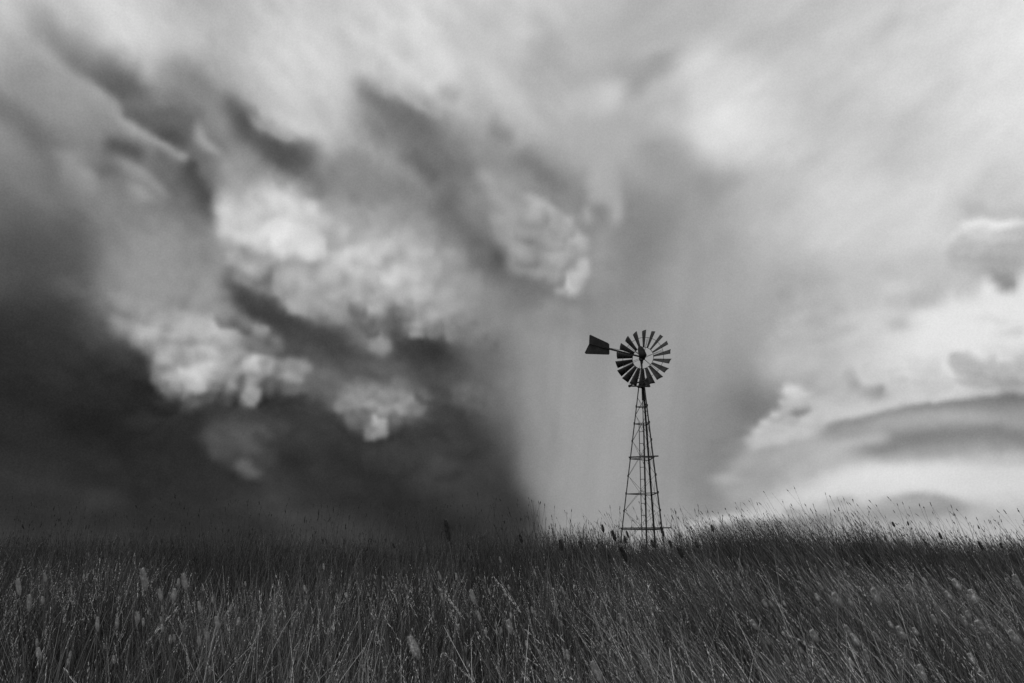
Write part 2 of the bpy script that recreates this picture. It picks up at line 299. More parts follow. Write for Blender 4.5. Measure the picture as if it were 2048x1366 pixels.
    P(t([(1005,1025),(1050,1055),(1120,1088),(1190,1078),(1222,1110),(1180,1150),(1050,1142),(985,1100)],1348,400),168,5,.65); S(t([(1015,1020),(1060,1050),(1130,1080)],1348,400),4,2,206,.5,.2); P(t([(900,1060),(990,1040),(1000,1140),(1180,1160),(1050,1200),(920,1180)],1348,400),182,7,.6); B(1712,765,10,8,156,.6,30,2.6); B(1700,750,12,14,164,.7,0,3); B(1745,790,22,10,168,.8,20,2.6); B(1762,778,10,12,164,.7,0,3); B(1660,760,34,26,172,.6)
    B(1710,690,40,30,200,.5); B(1640,700,50,40,190,.6); B(1750,650,40,30,205,.5)
    # rain columns right of the shaft
    B(1607,555,60,46,164,.7,-20); B(1560,720,36,50,192,.8,10); B(1530,620,26,70,162,.6,15); B(1480,560,50,60,168,.5); B(1470,700,40,70,148,.6,10); B(1440,500,40,80,150,.5,15)
    P([(1400,870),(1440,800),(1480,770),(1530,770),(1560,775),(1572,798),(1545,825),(1522,838),(1515,860),(1505,875),(1480,905),(1450,930),(1410,930)],124,24,.6); B(1497,812,26,36,112,.5,-30); B(1470,740,40,40,138,.5)
    P([(1566,778),(1580,765),(1610,770),(1640,800),(1700,810),(1760,815),(1700,840),(1660,850),(1600,880),(1540,890),(1500,905),(1508,876),(1518,850),(1535,838),(1560,822),(1572,800)],192,5,.85)
    B(1585,785,16,12,208,.7); B(1597,826,22,8,140,.9,-25,3); B(1560,835,30,10,160,.6,-20); B(1540,860,20,10,186,.6); S([(1515,850),(1507,873),(1490,895)],4,8,206,.5,.3)
    P([(1423,955),(1460,935),(1490,905),(1560,900),(1620,900),(1600,930),(1540,960),(1500,990),(1480,1010),(1455,1000),(1440,975)],168,9,.8); B(1500,955,50,20,158,.6,-15); B(1450,960,20,9,178,.6)
    P([(1390,890),(1430,920),(1420,960),(1460,1010),(1440,1040),(1390,1030),(1370,960)],134,16,.6); B(1430,850,30,20,140,.4)
    # shelf bands
    S([(1630,868),(1680,846),(1740,832),(1796,817),(1896,801),(1970,795),(2048,789),(2130,786)],4,24,150,.95,.12,122)
    S([(1640,850),(1740,826),(1800,810),(1900,795),(2000,789)],14,3,206,.6,.25)
    S([(1700,858),(1780,842),(1880,832),(1960,838),(2060,842)],14,14,178,.6,.3)
    S([(1690,905),(1740,893),(1821,875),(1890,868),(1946,862),(2000,866),(2060,874),(2130,880)],12,20,132,.9,.2)
    S([(1620,905),(1690,890),(1745,878),(1790,868)],8,10,188,.7,.3); S([(1650,875),(1700,860),(1760,850)],10,10,158,.5,.35)
    B(1830,910,110,12,156,.5,-8); B(1640,935,60,16,170,.5,-15)
    P([(1560,990),(1640,965),(1720,935),(1820,925),(1940,930),(2060,930),(2120,940),(2120,985),(2000,990),(1940,985),(1860,980),(1790,985),(1700,995),(1600,1005),(1520,1020),(1480,1030)],214,14,.9); B(1800,950,80,18,222,.7); B(2040,920,60,12,186,.6); B(1990,955,60,14,208,.5)
    B(1685,1002,22,8,176,.8,-10,3); B(1676,1007,14,5,168,.6)
    S([(1740,1010),(1800,995),(1860,992),(1910,1003),(1950,1020)],7,18,160,.8,.25); B(1850,1022,80,14,148,.8,-4); B(1760,1030,60,12,158,.6); B(2000,1040,50,10,176,.6); B(1990,1000,40,12,206,.5)
    S([(1330,1062),(1380,1046),(1423,1037),(1497,1028),(1560,1022),(1587,1017),(1630,1022)],5,12,198,.75,.2)
    B(1587,1020,20,6,160,.8,0,3)
    S([(1400,1062),(1500,1048),(1600,1040),(1700,1034)],7,20,142,.85,.2); B(1350,1080,60,16,176,.5)
    P([(1250,1060),(1330,1040),(1380,1048),(1360,1090),(1260,1110)],172,14,.5)
    # edge of the rain shaft
    P([(560,900),(700,930),(900,880),(985,830),(1010,880),(1040,960),(1068,1040),(1080,1100),(1080,1200),(560,1200),(500,1000)],56,20,.6)
    P([(880,800),(960,800),(1000,830),(1020,900),(1040,960),(1055,1010),(1062,1060),(1000,1040),(900,960)],50,26,.6)
    S([(985,620),(1000,700),(1012,780),(1030,860),(1055,950),(1080,1040)],20,26,148,.35,.2)
    P([(1000,640),(1060,620),(1160,640),(1200,760),(1210,900),(1220,1100),(1115,1100),(1090,1040),(1065,960),(1042,880),(1025,800),(1005,720)],150,26,.75)
    S([(1140,640),(1150,800),(1160,1000),(1170,1100)],24,30,158,.5,.2); S([(1080,660),(1095,800),(1115,940)],12,14,142,.4,.3); S([(1215,700),(1225,900),(1235,1080)],16,16,146,.4,.25)
    S([(1000,600),(960,640),(990,700)],30,20,128,.4,.3)
    S([(1340,700),(1345,900),(1340,1040)],24,24,156,.5,.25); S([(1385,700),(1390,850),(1395,1000)],18,20,140,.5,.25)
    # the hanging puffs one by one, those behind first
    K = 1/2.048
    P([(850,470),(900,480),(960,560),(1000,640),(985,690),(930,660),(890,590)],148,26,.8); P([(620,400),(720,410),(830,440),(880,480),(800,490),(680,480)],160,26,.6)
    P([(640,470),(700,462),(760,470),(740,540),(690,570),(650,540)],176,16,.7)
    C.Q([(1430,872,28,18,138,0),(1462,902,26,17,142,0),(1438,932,28,17,140,0),(1482,862,24,15,130,0),(1452,966,30,17,152,0),(1492,940,24,15,152,0),(1405,905,24,18,136,0),(1480,1000,26,14,158,0),(1420,985,26,16,142,0)], 0, 0, 1, 9, .4, .7)
    C.Q([(600,260,90,80,209,20),(700,230,70,60,216,0),(830,250,75,70,219,20),(760,330,90,70,226,0),(870,380,72,66,226,20),(660,340,60,50,219,0),
         (520,450,34,34,156,0),(560,430,52,46,177,20),(640,470,62,54,177,25),(705,440,48,46,167,0),(600,520,52,36,144,30),
         (790,500,72,62,187,0),(760,560,50,50,167,0),(880,520,60,58,191,0),(950,500,60,70,183,0),(830,600,62,56,175,0),(820,640,56,44,169,0),(890,640,32,34,148,0),(922,682,22,20,124,0),
         (1010,430,62,60,199,0),(1130,430,72,62,204,0),(1200,400,72,60,207,0),(1280,420,84,66,205,25),(1335,480,70,66,195,40),(1060,490,60,60,195,0),(1150,520,50,46,195,0),(1210,510,50,48,207,0),(1290,500,46,46,205,0),
         (1000,565,50,52,177,0),(960,595,46,44,167,0),(1065,580,46,54,177,0),(1130,575,42,50,177,0),(1240,590,58,50,179,20),(1320,570,62,56,188,30),(1400,590,60,60,181,40),(1455,640,52,52,171,40)], 200, 300, K, 22, .55, .25)
    C.Q([(990,680,56,46,142,10),(1062,645,40,44,130,0),(1085,705,36,40,112,0),(1110,745,32,32,112,0),(1140,800,50,46,140,-10),
         (1250,665,42,36,136,20),(1305,695,40,38,152,10),(1295,740,30,28,142,0),(1345,715,28,38,138,0),(1365,750,30,32,132,0),(1420,700,42,44,138,10),(1442,748,40,44,142,0),(1505,705,46,54,136,20),(1535,775,46,44,122,20),(1585,805,40,36,110,0)], 200, 300, K, 26, .66, .25)
    C.Q([(100,620,75,50,142,15),(200,650,85,55,154,15),(290,700,85,52,176,15),(390,735,105,46,188,8),(500,700,52,40,120,30),(565,722,60,36,124,35),(645,745,46,36,138,35),(700,792,42,30,126,35),
         (280,830,66,44,166,10),(365,838,74,46,162,0),(445,830,70,46,168,0),(545,830,62,46,166,20),(490,788,48,36,172,20),(335,920,74,56,166,-20),(480,880,76,56,178,-20),(410,905,74,56,186,-20),(390,962,52,44,168,0),(300,965,52,40,128,0),(250,942,40,32,108,0),(350,1005,46,36,96,0),(402,1030,50,34,84,0)], 200, 300, K, 24, .6, .25)
    C.Q([(536,1025,42,46,85,15),(545,952,36,58,135,18),(660,872,32,30,141,0),(690,982,28,38,100,10),(625,902,52,46,158,0),(686,906,33,34,150,0),(622,1010,42,52,143,15),
         (790,985,50,38,104,0),(750,892,42,40,148,0),(782,925,52,46,160,0),(836,882,40,40,154,0)], 200, 300, K, 26, .68, .25, -105, 12)
    C.Q([(900,920,62,44,98,35),(962,985,60,40,98,35),(1140,905,62,50,92,0),(1225,955,64,40,100,10)], 200, 300, K, 20, .5, .6)
    C.Q([(1085,980,62,46,124,0),(1030,1012,72,48,127,10),(1180,1010,62,44,124,0),(1255,1022,62,40,124,0),(1342,990,42,32,93,0),(1312,1050,50,34,118,-20),(1052,1100,60,46,115,20),(1000,1060,44,38,127,0),(1100,1058,42,40,131,0),(1162,1062,40,40,127,0),(1242,1062,42,32,133,-10),(1082,1152,40,36,88,0),(1216,1112,28,32,97,0),(1130,1140,44,60,135,14),
         (1500,960,56,46,88,0),(1542,1002,50,56,104,0)], 200, 300, K, 24, .66, .25)
    C.Q([(1765,330,62,60,148,0),(1785,262,72,58,163,35),(1845,345,72,66,161,30),(1900,302,62,62,168,40),(1970,375,44,66,170,0),(1745,440,44,50,148,0),(1800,500,52,44,148,0),(1852,520,50,46,152,0),(1885,440,62,62,166,0),(1962,500,48,60,180,10),(1922,560,38,44,178,0),(1885,575,30,30,160,0)], 200, 300, K, 20, .6, .28)
    C.Q([(1912,494,15,13,192,0),(1928,486,15,13,196,0),(1945,488,13,12,194,0),(1961,497,14,12,190,0),(1985,477,17,15,198,0),(2006,472,17,14,198,0),(2032,472,20,16,194,0),(1925,508,18,14,186,0),(1950,512,20,15,180,0),(1990,505,22,18,180,0),(2025,510,20,18,180,0),(1998,545,20,18,166,0),(2018,562,18,14,160,0),(1975,535,18,14,176,0)], 0, 0, 1, 16, .75, .35)
    C.Q([(1909,722,13,13,198,0),(1925,714,14,12,200,0),(1942,719,13,12,196,0),(1960,730,13,12,192,0),(1978,722,14,12,198,0),(1995,729,14,13,196,0),(2014,728,14,12,196,0),(2030,736,14,13,190,0),(2048,752,14,14,186,0),(1926,735,17,13,188,0),(1950,744,17,13,182,0),(1975,746,18,14,182,0),(2002,750,18,14,178,0),(1935,758,18,12,186,0),(1965,765,20,12,176,0)], 0, 0, 1, 16, .75, .35)
    C.Q([(1790,730,14,13,212,0),(1808,724,15,12,216,0),(1830,728,15,12,214,0),(1850,735,14,12,208,0),(1872,728,13,12,214,0),(1886,740,13,13,210,0),(1800,748,18,14,206,0),(1840,752,20,14,202,0),(1575,782,12,12,206,0),(1590,778,12,11,210,0),(1605,790,13,11,200,0),(1566,805,11,10,200,0),(1550,828,12,10,200,0),(1530,843,12,10,198,0),(1518,860,12,10,194,0),(1600,812,14,11,186,0),(1580,838,16,11,186,0),(1552,855,16,11,186,0),(1620,845,18,11,192,0)], 0, 0, 1, 14, .7, .4)
    C.Q([(450,870,44,36,76,0),(500,880,50,40,84,0),(545,860,40,34,76,0),(495,932,36,26,90,30),(450,905,34,28,72,0),(535,915,34,30,72,0),(285,840,40,30,48,0),(330,800,40,30,46,0),(930,880,44,40,64,0),(890,930,40,34,60,0),(780,920,70,50,60,0)], 0, 0, 1, 16, .6, .5)
    # the shaft fades into the dark cloud higher up
    B(968,705,46,60,112,.7,10); B(985,790,34,60,108,.6,8); B(1005,880,30,60,96,.45,8); B(940,780,24,26,98,.5,0,3); B(930,655,40,30,128,.5,20)
    B(2010,150,110,190,228,.55); B(1660,430,140,60,210,.5)
    # veils that tie the lit masses together along the sweep of the storm
    S([(150,380),(250,520),(340,620),(420,690)],70,46,148,.34,.35); S([(430,280),(490,370),(560,450)],50,40,164,.4,.4); S([(660,430),(820,470),(930,570),(990,680)],34,46,154,.36,.35)
    S([(500,690),(620,745),(740,800)],34,34,112,.42,.4); B(320,635,120,26,158,.38,22); B(750,775,90,24,112,.45); B(600,600,60,30,140,.35,20)
    B(1475,560,80,170,166,.42,10); B(1510,420,70,90,186,.42); B(1400,640,40,160,152,.35,6)
chart = Chart(); paint(chart); TONE = finish(chart)
E0, E1 = R(-4), R(42)
PANELS = ((R(-41), R(1.5)), (R(-1.5), R(41)))     # left and right half of the view of the storm
RANK = 42
def sky_terms(A0, A1):
    # the chart as a sum of products f(azimuth)*g(elevation)
    a, e = np.meshgrid(np.linspace(A0, A1, 512), np.linspace(E0, E1, 384))
    dx = np.sin(a)*np.cos(e); dy = np.cos(a)*np.cos(e); dz = np.sin(e)
    zc = dy*math.cos(PITCH)+dz*math.sin(PITCH); yc = -dy*math.sin(PITCH)+dz*math.cos(PITCH)
    M = sample(TONE, 1024+FPX*dx/zc, 893-FPX*yc/zc)/255.0
    U, S, V = np.linalg.svd(M, full_matrices=False)
    q = np.sqrt(S[:RANK])
    return (U[:, :RANK]*q).T, (V[:RANK].T*q).T

world = bpy.data.worlds.new('World'); sc.world = world; world.use_nodes = True
nt = world.node_tree; nt.nodes.clear()
def N(t, tree=None, **k):
    n = (tree or nt).nodes.new(t)
    for a, v in k.items(): setattr(n, a, v)
    return n
def L(a, b, tree=None): (tree or nt).links.new(a, b)
def M_(op, a, b=None, c=None, tree=None, clamp=False):
    n = N('ShaderNodeMath', tree, operation=op, use_clamp=clamp)
    for i, v in enumerate((a, b, c)):
        if v is None: continue
        if isinstance(v, (int, float)): n.inputs[i].default_value = v
        else: L(v, n.inputs[i], tree)
    return n.outputs[0]
def curve3(fs, src):               # three tabulated functions of one input, as a vector
    n = N('ShaderNodeRGBCurve'); mp = n.mapping; mp.use_clip = False; lo, sc_ = [], []
    L(src, n.inputs['Color'])
    for c, f in zip(mp.curves, fs):
        a, b = float(f.min()), float(f.max()); b = max(b, a+1e-6); lo.append(a); sc_.append(b-a)
        y = (f-a)/(b-a); m = 256; xq = np.linspace(0, 1, m); yy = np.interp(xq, np.linspace(0, 1, len(y)), y)
        c.points[0].location = (0, yy[0]); c.points[1].location = (1, yy[-1])
        for x, v in zip(xq[1:-1], yy[1:-1]): c.points.new(float(x), float(v))
        for p in c.points: p.handle_type = 'VECTOR'
    mp.update()
    k = N('ShaderNodeVectorMath', operation='MULTIPLY_ADD'); L(n.outputs[0], k.inputs[0])
    k.inputs[1].default_value = sc_; k.inputs[2].default_value = lo
    return k.outputs[0]
tc = N('ShaderNodeTexCoord'); DIR = tc.outputs['Generated']
# fine ragged edges: the direction is nudged a little by fractal noise
nz = N('ShaderNodeTexNoise', noise_dimensions='3D'); nz.inputs['Scale'].default_value = 55; nz.inputs['Detail'].default_value = 5; nz.inputs['Roughness'].default_value = .6
L(DIR, nz.inputs['Vector'])
w1 = N('ShaderNodeVectorMath', operation='SUBTRACT'); L(nz.outputs['Color'], w1.inputs[0]); w1.inputs[1].default_value = (.5, .5, .5)
w2 = N('ShaderNodeVectorMath', operation='SCALE'); L(w1.outputs[0], w2.inputs[0]); w2.inputs['Scale'].default_value = .0045
w3 = N('ShaderNodeVectorMath', operation='ADD'); L(DIR, w3.inputs[0]); L(w2.outputs[0], w3.inputs[1])
w4 = N('ShaderNodeVectorMath', operation='NORMALIZE'); L(w3.outputs[0], w4.inputs[0])
sp = N('ShaderNodeSeparateXYZ'); L(w4.outputs[0], sp.inputs[0])
AZ = M_('ARCTAN2', sp.outputs[0], sp.outputs[1]); EL = M_('ARCSINE', sp.outputs[2])
v = M_('DIVIDE', M_('SUBTRACT', EL, E0), E1-E0, clamp=True)
def step(x, a, b):
    n = N('ShaderNodeMapRange', interpolation_type='SMOOTHSTEP'); L(x, n.inputs[0]); n.inputs[1].default_value = a; n.inputs[2].default_value = b
    return n.outputs[0]
halves = []
for A0, A1 in PANELS:
    G_EL, F_AZ = sky_terms(A0, A1); u = M_('DIVIDE', M_('SUBTRACT', AZ, A0), A1-A0, clamp=True); tone = None
    for i in range(0, RANK, 3):
        d = N('ShaderNodeVectorMath', operation='DOT_PRODUCT'); L(curve3(F_AZ[i:i+3], u), d.inputs[0]); L(curve3(G_EL[i:i+3], v), d.inputs[1])
        tone = d.outputs['Value'] if tone is None else M_('ADD', tone, d.outputs['Value'])
    halves.append(tone)
hm = N('ShaderNodeMix', data_type='FLOAT'); L(step(AZ, R(-1), R(1)), hm.inputs[0]); L(halves[0], hm.inputs[2]); L(halves[1], hm.inputs[3]); tone = hm.outputs[0]
# round the rest of the sky: plain broken grey overcast
n2 = N('ShaderNodeTexNoise'); n2.inputs['Scale'].default_value = 3.5; n2.inputs['Detail'].default_value = 6; L(DIR, n2.inputs['Vector'])
rest = M_('ADD', M_('MULTIPLY', n2.outputs['Fac'], .5), .36)
away = M_('MAXIMUM', step(M_('ABSOLUTE', AZ), R(43), R(75)), step(EL, R(42), R(62)))
mixf = N('ShaderNodeMix', data_type='FLOAT'); L(away, mixf.inputs[0]); L(tone, mixf.inputs[2]); L(rest, mixf.inputs[3])
# slight mottling of the cloud at a fine scale
n3 = N('ShaderNodeTexNoise'); n3.inputs['Scale'].default_value = 520; n3.inputs['Detail'].default_value = 2; L(DIR, n3.inputs['Vector'])
t2 = M_('ADD', mixf.outputs[0], M_('MULTIPLY', M_('SUBTRACT', n3.outputs['Fac'], .5), .075))
lin = M_('POWER', M_('DIVIDE', M_('ADD', M_('MAXIMUM', t2, 0.0), .055), 1.055), 2.4)
nish = N('ShaderNodeTexSky', sky_type='NISHITA'); nish.sun_disc = False; nish.sun_elevation = SUN_EL; nish.sun_rotation = SUN_AZ
bw = N('ShaderNodeRGBToBW'); L(nish.outputs[0], bw.inputs[0])
fin = N('ShaderNodeMix', data_type='FLOAT'); fin.inputs[0].default_value = .995; L(bw.outputs[0], fin.inputs[2]); L(M_('MULTIPLY', lin, 10.0), fin.inputs[3])
bg = N('ShaderNodeBackground'); L(fin.outputs[0], bg.inputs[0]); bg.inputs[1].default_value = .1
L(bg.outputs[0], N('ShaderNodeOutputWorld').inputs[0])
world.cycles.sampling_method = 'MANUAL'; world.cycles.sample_map_resolution = 512

# ------------------------------------------------------------------ helpers
def tag(o, label=None, cat=None, group=None, kind=None):
    if label: o['label'] = label
    if cat: o['category'] = cat
    if group: o['group'] = group
    if kind: o['kind'] = kind
    return o
def empty(name, loc=(0, 0, 0), rz=0.0):
    o = bpy.data.objects.new(name, None); COL.objects.link(o); o.location = loc; o.rotation_euler = (0, 0, rz); o.empty_display_size = .1
    return o
def link(name, me, mat, parent=None, smooth=False):
    o = bpy.data.objects.new(name, me); COL.objects.link(o)
    if mat and not me.materials: me.materials.append(mat)
    if parent: o.parent = parent
    if smooth: me.shade_smooth()
    return o
def mesh_np(name, v, f, tone=None):      # quads and triangles from arrays
    me = bpy.data.meshes.new(name); v = np.asarray(v, np.float32); f = np.asarray(f, np.int32)
    me.vertices.add(len(v)); me.vertices.foreach_set('co', v.ravel())
    n, k = f.shape; me.loops.add(n*k); me.loops.foreach_set('vertex_index', f.ravel())
    me.polygons.add(n); me.polygons.foreach_set('loop_start', np.arange(n, dtype=np.int32)*k)
    me.update(calc_edges=True)
    if tone is not None:
        at = me.attributes.new('tone', 'FLOAT', 'POINT'); at.data.foreach_set('value', np.asarray(tone, np.float32))
    return me
def obj(name, bm, mat, parent=None, smooth=False):
    me = bpy.data.meshes.new(name); bm.normal_update(); bm.to_mesh(me); bm.free()
    return link(name, me, mat, parent, smooth)
def at(px, py, Y):                       # a point of the place at depth Y seen at (px, py) of the 2048 wide picture
    xc, yc = (px-1024)/FPX, (893-py)/FPX
    d = Vector((xc, math.cos(PITCH)-yc*math.sin(PITCH), math.sin(PITCH)+yc*math.cos(PITCH)))
    return Vector((0, 0, EYE))+d*(Y/d.y)
def tube(bm, a, b, ra, rb=None, n=8):
    a, b = Vector(a), Vector(b); rb = ra if rb is None else rb
    z = (b-a).normalized(); x = z.orthogonal().normalized(); y = z.cross(x)
    r = [[bm.verts.new(p+x*(q*math.cos(2*math.pi*i/n))+y*(q*math.sin(2*math.pi*i/n))) for i in range(n)] for p, q in ((a, ra), (b, rb))]
    for i in range(n): bm.faces.new((r[0][i], r[0][(i+1) % n], r[1][(i+1) % n], r[1][i]))
    bm.faces.new(r[0][::-1]); bm.faces.new(r[1])
def bar(bm, a, b, w, h, up=(0, 0, 1)):   # rectangular bar, w across, h along up
    a, b = Vector(a), Vector(b); z = (b-a).normalized(); x = z.cross(Vector(up)).normalized(); y = x.cross(z)
    r = [[bm.verts.new(p+x*(sx*w/2)+y*(sy*h/2)) for sx, sy in ((-1, -1), (1, -1), (1, 1), (-1, 1))] for p in (a, b)]
    for i in range(4): bm.faces.new((r[0][i], r[0][(i+1) % 4], r[1][(i+1) % 4], r[1][i]))
    bm.faces.new(r[0][::-1]); bm.faces.new(r[1])
def angle_iron(bm, a, b, w, t, out):     # L section with its corner pointing outwards
    a, b = Vector(a), Vector(b); z = (b-a).normalized(); o = Vector(out); o = (o-z*o.dot(z)).normalized(); s = z.cross(o)
    p1 = (-o+s).normalized(); p2 = (-o-s).normalized(); n1 = p2; n2 = p1
    pts = [Vector(), p1*w, p1*w+p2*t, p1*t+p2*t, p2*w+p1*t, p2*w]
    r = [[bm.verts.new(p+q) for q in pts] for p in (a, b)]
    for i in range(6): bm.faces.new((r[0][i], r[0][(i+1) % 6], r[1][(i+1) % 6], r[1][i]))
    bm.faces.new(r[0][::-1]); bm.faces.new(r[1])
def plate(bm, pts, t, nrm):              # flat polygon with thickness
    nv = Vector(nrm).normalized()*t/2
    a = [bm.verts.new(Vector(p)-nv) for p in pts]; b = [bm.verts.new(Vector(p)+nv) for p in pts]
    bm.faces.new(a[::-1]); bm.faces.new(b); n = len(pts)
    for i in range(n): bm.faces.new((a[i], a[(i+1) % n], b[(i+1) % n], b[i]))
def sphere(bm, c, r, sx=1, sy=1, sz=1):
    bmesh.ops.create_uvsphere(bm, u_segments=16, v_segments=10, radius=r, matrix=Matrix.Translation(c) @ Matrix.Diagonal((sx, sy, sz, 1)))

# ------------------------------------------------------------------ materials (the photograph is black and white: every colour is a grey)
def mat(name, lo, hi, rough=.6, scale=8, metal=0.0, attr=False, trans=0.0, bump=0.0, spec=.5):
    m = bpy.data.materials.new(name); m.use_nodes = True; t = m.node_tree; b = t.nodes['Principled BSDF']
    no = N('ShaderNodeTexNoise', t); no.inputs['Scale'].default_value = scale; no.inputs['Detail'].default_value = 6
    co = N('ShaderNodeTexCoord', t); L(co.outputs['Object'], no.inputs['Vector'], t)
    mr = N('ShaderNodeMapRange', t); L(no.outputs['Fac'], mr.inputs[0], t); mr.inputs[1].default_value = .3; mr.inputs[2].default_value = .7; mr.inputs[3].default_value = lo; mr.inputs[4].default_value = hi
    val = mr.outputs[0]
    if attr:
        a = N('ShaderNodeAttribute', t, attribute_name='tone'); val = M_('MULTIPLY', val, a.outputs['Fac'], tree=t)
    L(val, b.inputs['Base Color'], t); b.inputs['Roughness'].default_value = rough; b.inputs['Metallic'].default_value = metal
    b.inputs['Specular IOR Level'].default_value = spec
    if bump:
        bp = N('ShaderNodeBump', t); bp.inputs['Strength'].default_value = bump; bp.inputs['Distance'].default_value = .01; L(no.outputs['Fac'], bp.inputs['Height'], t); L(bp.outputs[0], b.inputs['Normal'], t)
    if trans:
        tr = N('ShaderNodeBsdfTranslucent', t); L(val, tr.inputs[0], t); mx = N('ShaderNodeMixShader', t); mx.inputs[0].default_value = trans
        L(b.outputs[0], mx.inputs[1], t); L(tr.outputs[0], mx.inputs[2], t); L(mx.outputs[0], t.nodes['Material Output'].inputs[0], t)
    return m
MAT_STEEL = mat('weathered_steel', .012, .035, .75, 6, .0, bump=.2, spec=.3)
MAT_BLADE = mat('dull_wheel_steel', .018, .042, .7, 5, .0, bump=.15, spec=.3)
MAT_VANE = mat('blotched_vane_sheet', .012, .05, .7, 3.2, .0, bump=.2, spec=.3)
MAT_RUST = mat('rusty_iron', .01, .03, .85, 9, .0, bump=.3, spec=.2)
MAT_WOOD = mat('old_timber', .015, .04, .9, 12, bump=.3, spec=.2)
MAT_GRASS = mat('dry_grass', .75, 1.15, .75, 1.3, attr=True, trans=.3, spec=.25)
MAT_STEM = mat('straw_stem', .08, .17, .7, 30, trans=.15, spec=.3)
MAT_HEAD = mat('fluffy_seed_head', .30, .82, .9, 9, trans=.25, spec=.1)
MAT_PANICLE = mat('pale_panicle', .62, .95, .7, 40, trans=.25, spec=.3)
MAT_DARK = mat('silhouetted_seed_head', .05, .16, .9, 9, trans=.2, spec=.1)  # seed-head grey darkened so the colour itself carries the silhouette shade
MAT_SOIL = mat('thatch_and_soil', .02, .06, .95, 3, bump=.5, spec=.1)

# ------------------------------------------------------------------ ground
rng = np.random.default_rng(5); random.seed(5)
def vnoise(x, y, s, seed):
    q = np.random.default_rng(seed).random((64, 64))*2-1
    x = np.asarray(x)/s+1000; y = np.asarray(y)/s+1000; i = np.floor(x).astype(int); j = np.floor(y).astype(int); fx = x-i; fy = y-j
    fx = fx*fx*(3-2*fx); fy = fy*fy*(3-2*fy); i &= 63; j &= 63; i1 = (i+1) & 63; j1 = (j+1) & 63
    return (q[j, i]*(1-fx)+q[j, i1]*fx)*(1-fy)+(q[j1, i]*(1-fx)+q[j1, i1]*fx)*fy
def ground(x, y):
    x = np.asarray(x, float); y = np.asarray(y, float)
    r = np.clip(y, -30, 1100)
    up = .064*np.minimum(r, 11.5)
    t = np.clip(r-11.5, 0, None); fall = -.06*(np.sqrt(t*t+9)-3)*(t > 0)
    fall = np.maximum(fall, -62)
    z = up+fall
    z = z+.36*np.exp(-((x-4.5)/2.0)**2-((y-10.4)/2.4)**2)+.10*np.exp(-((x-1.4)/1.6)**2-((y-11.0)/2.0)**2)
    z = z+.08*vnoise(x, y, 2.3, 1)+.05*vnoise(x, y, .9, 2)
    return z
def build_ground():
    th = np.linspace(0, 2*math.pi, 145)[:-1]; rr = np.concatenate([np.linspace(.4, 30, 70), np.geomspace(32, 6000, 40)])
    X = np.outer(rr, np.sin(th)); Y = np.outer(rr, np.cos(th)); Z = ground(X, Y)
    v = np.stack([X, Y, Z], -1).reshape(-1, 3); n = len(th); f = []
    for i in range(len(rr)-1):
        a = i*n+np.arange(n); b = i*n+(np.arange(n)+1) % n
        f.append(np.stack([a, a+n, b+n, b], -1))
    f = np.concatenate(f)[:, ::-1]
    v = np.concatenate([v, [[0, 0, float(ground(0, 0))]]]); c = len(v)-1
    f = np.concatenate([f, np.stack([np.full(n, c), (np.arange(n)+1) % n, np.arange(n), np.arange(n)], -1)[:, [0, 1, 2, 2]]])[:-n] if False else f
    o = link('ground', mesh_np('ground', v, f), MAT_SOIL, None, True); tag(o, 'dark soil and thatch under the tall grass of the rise', 'ground', kind='structure')
build_ground()

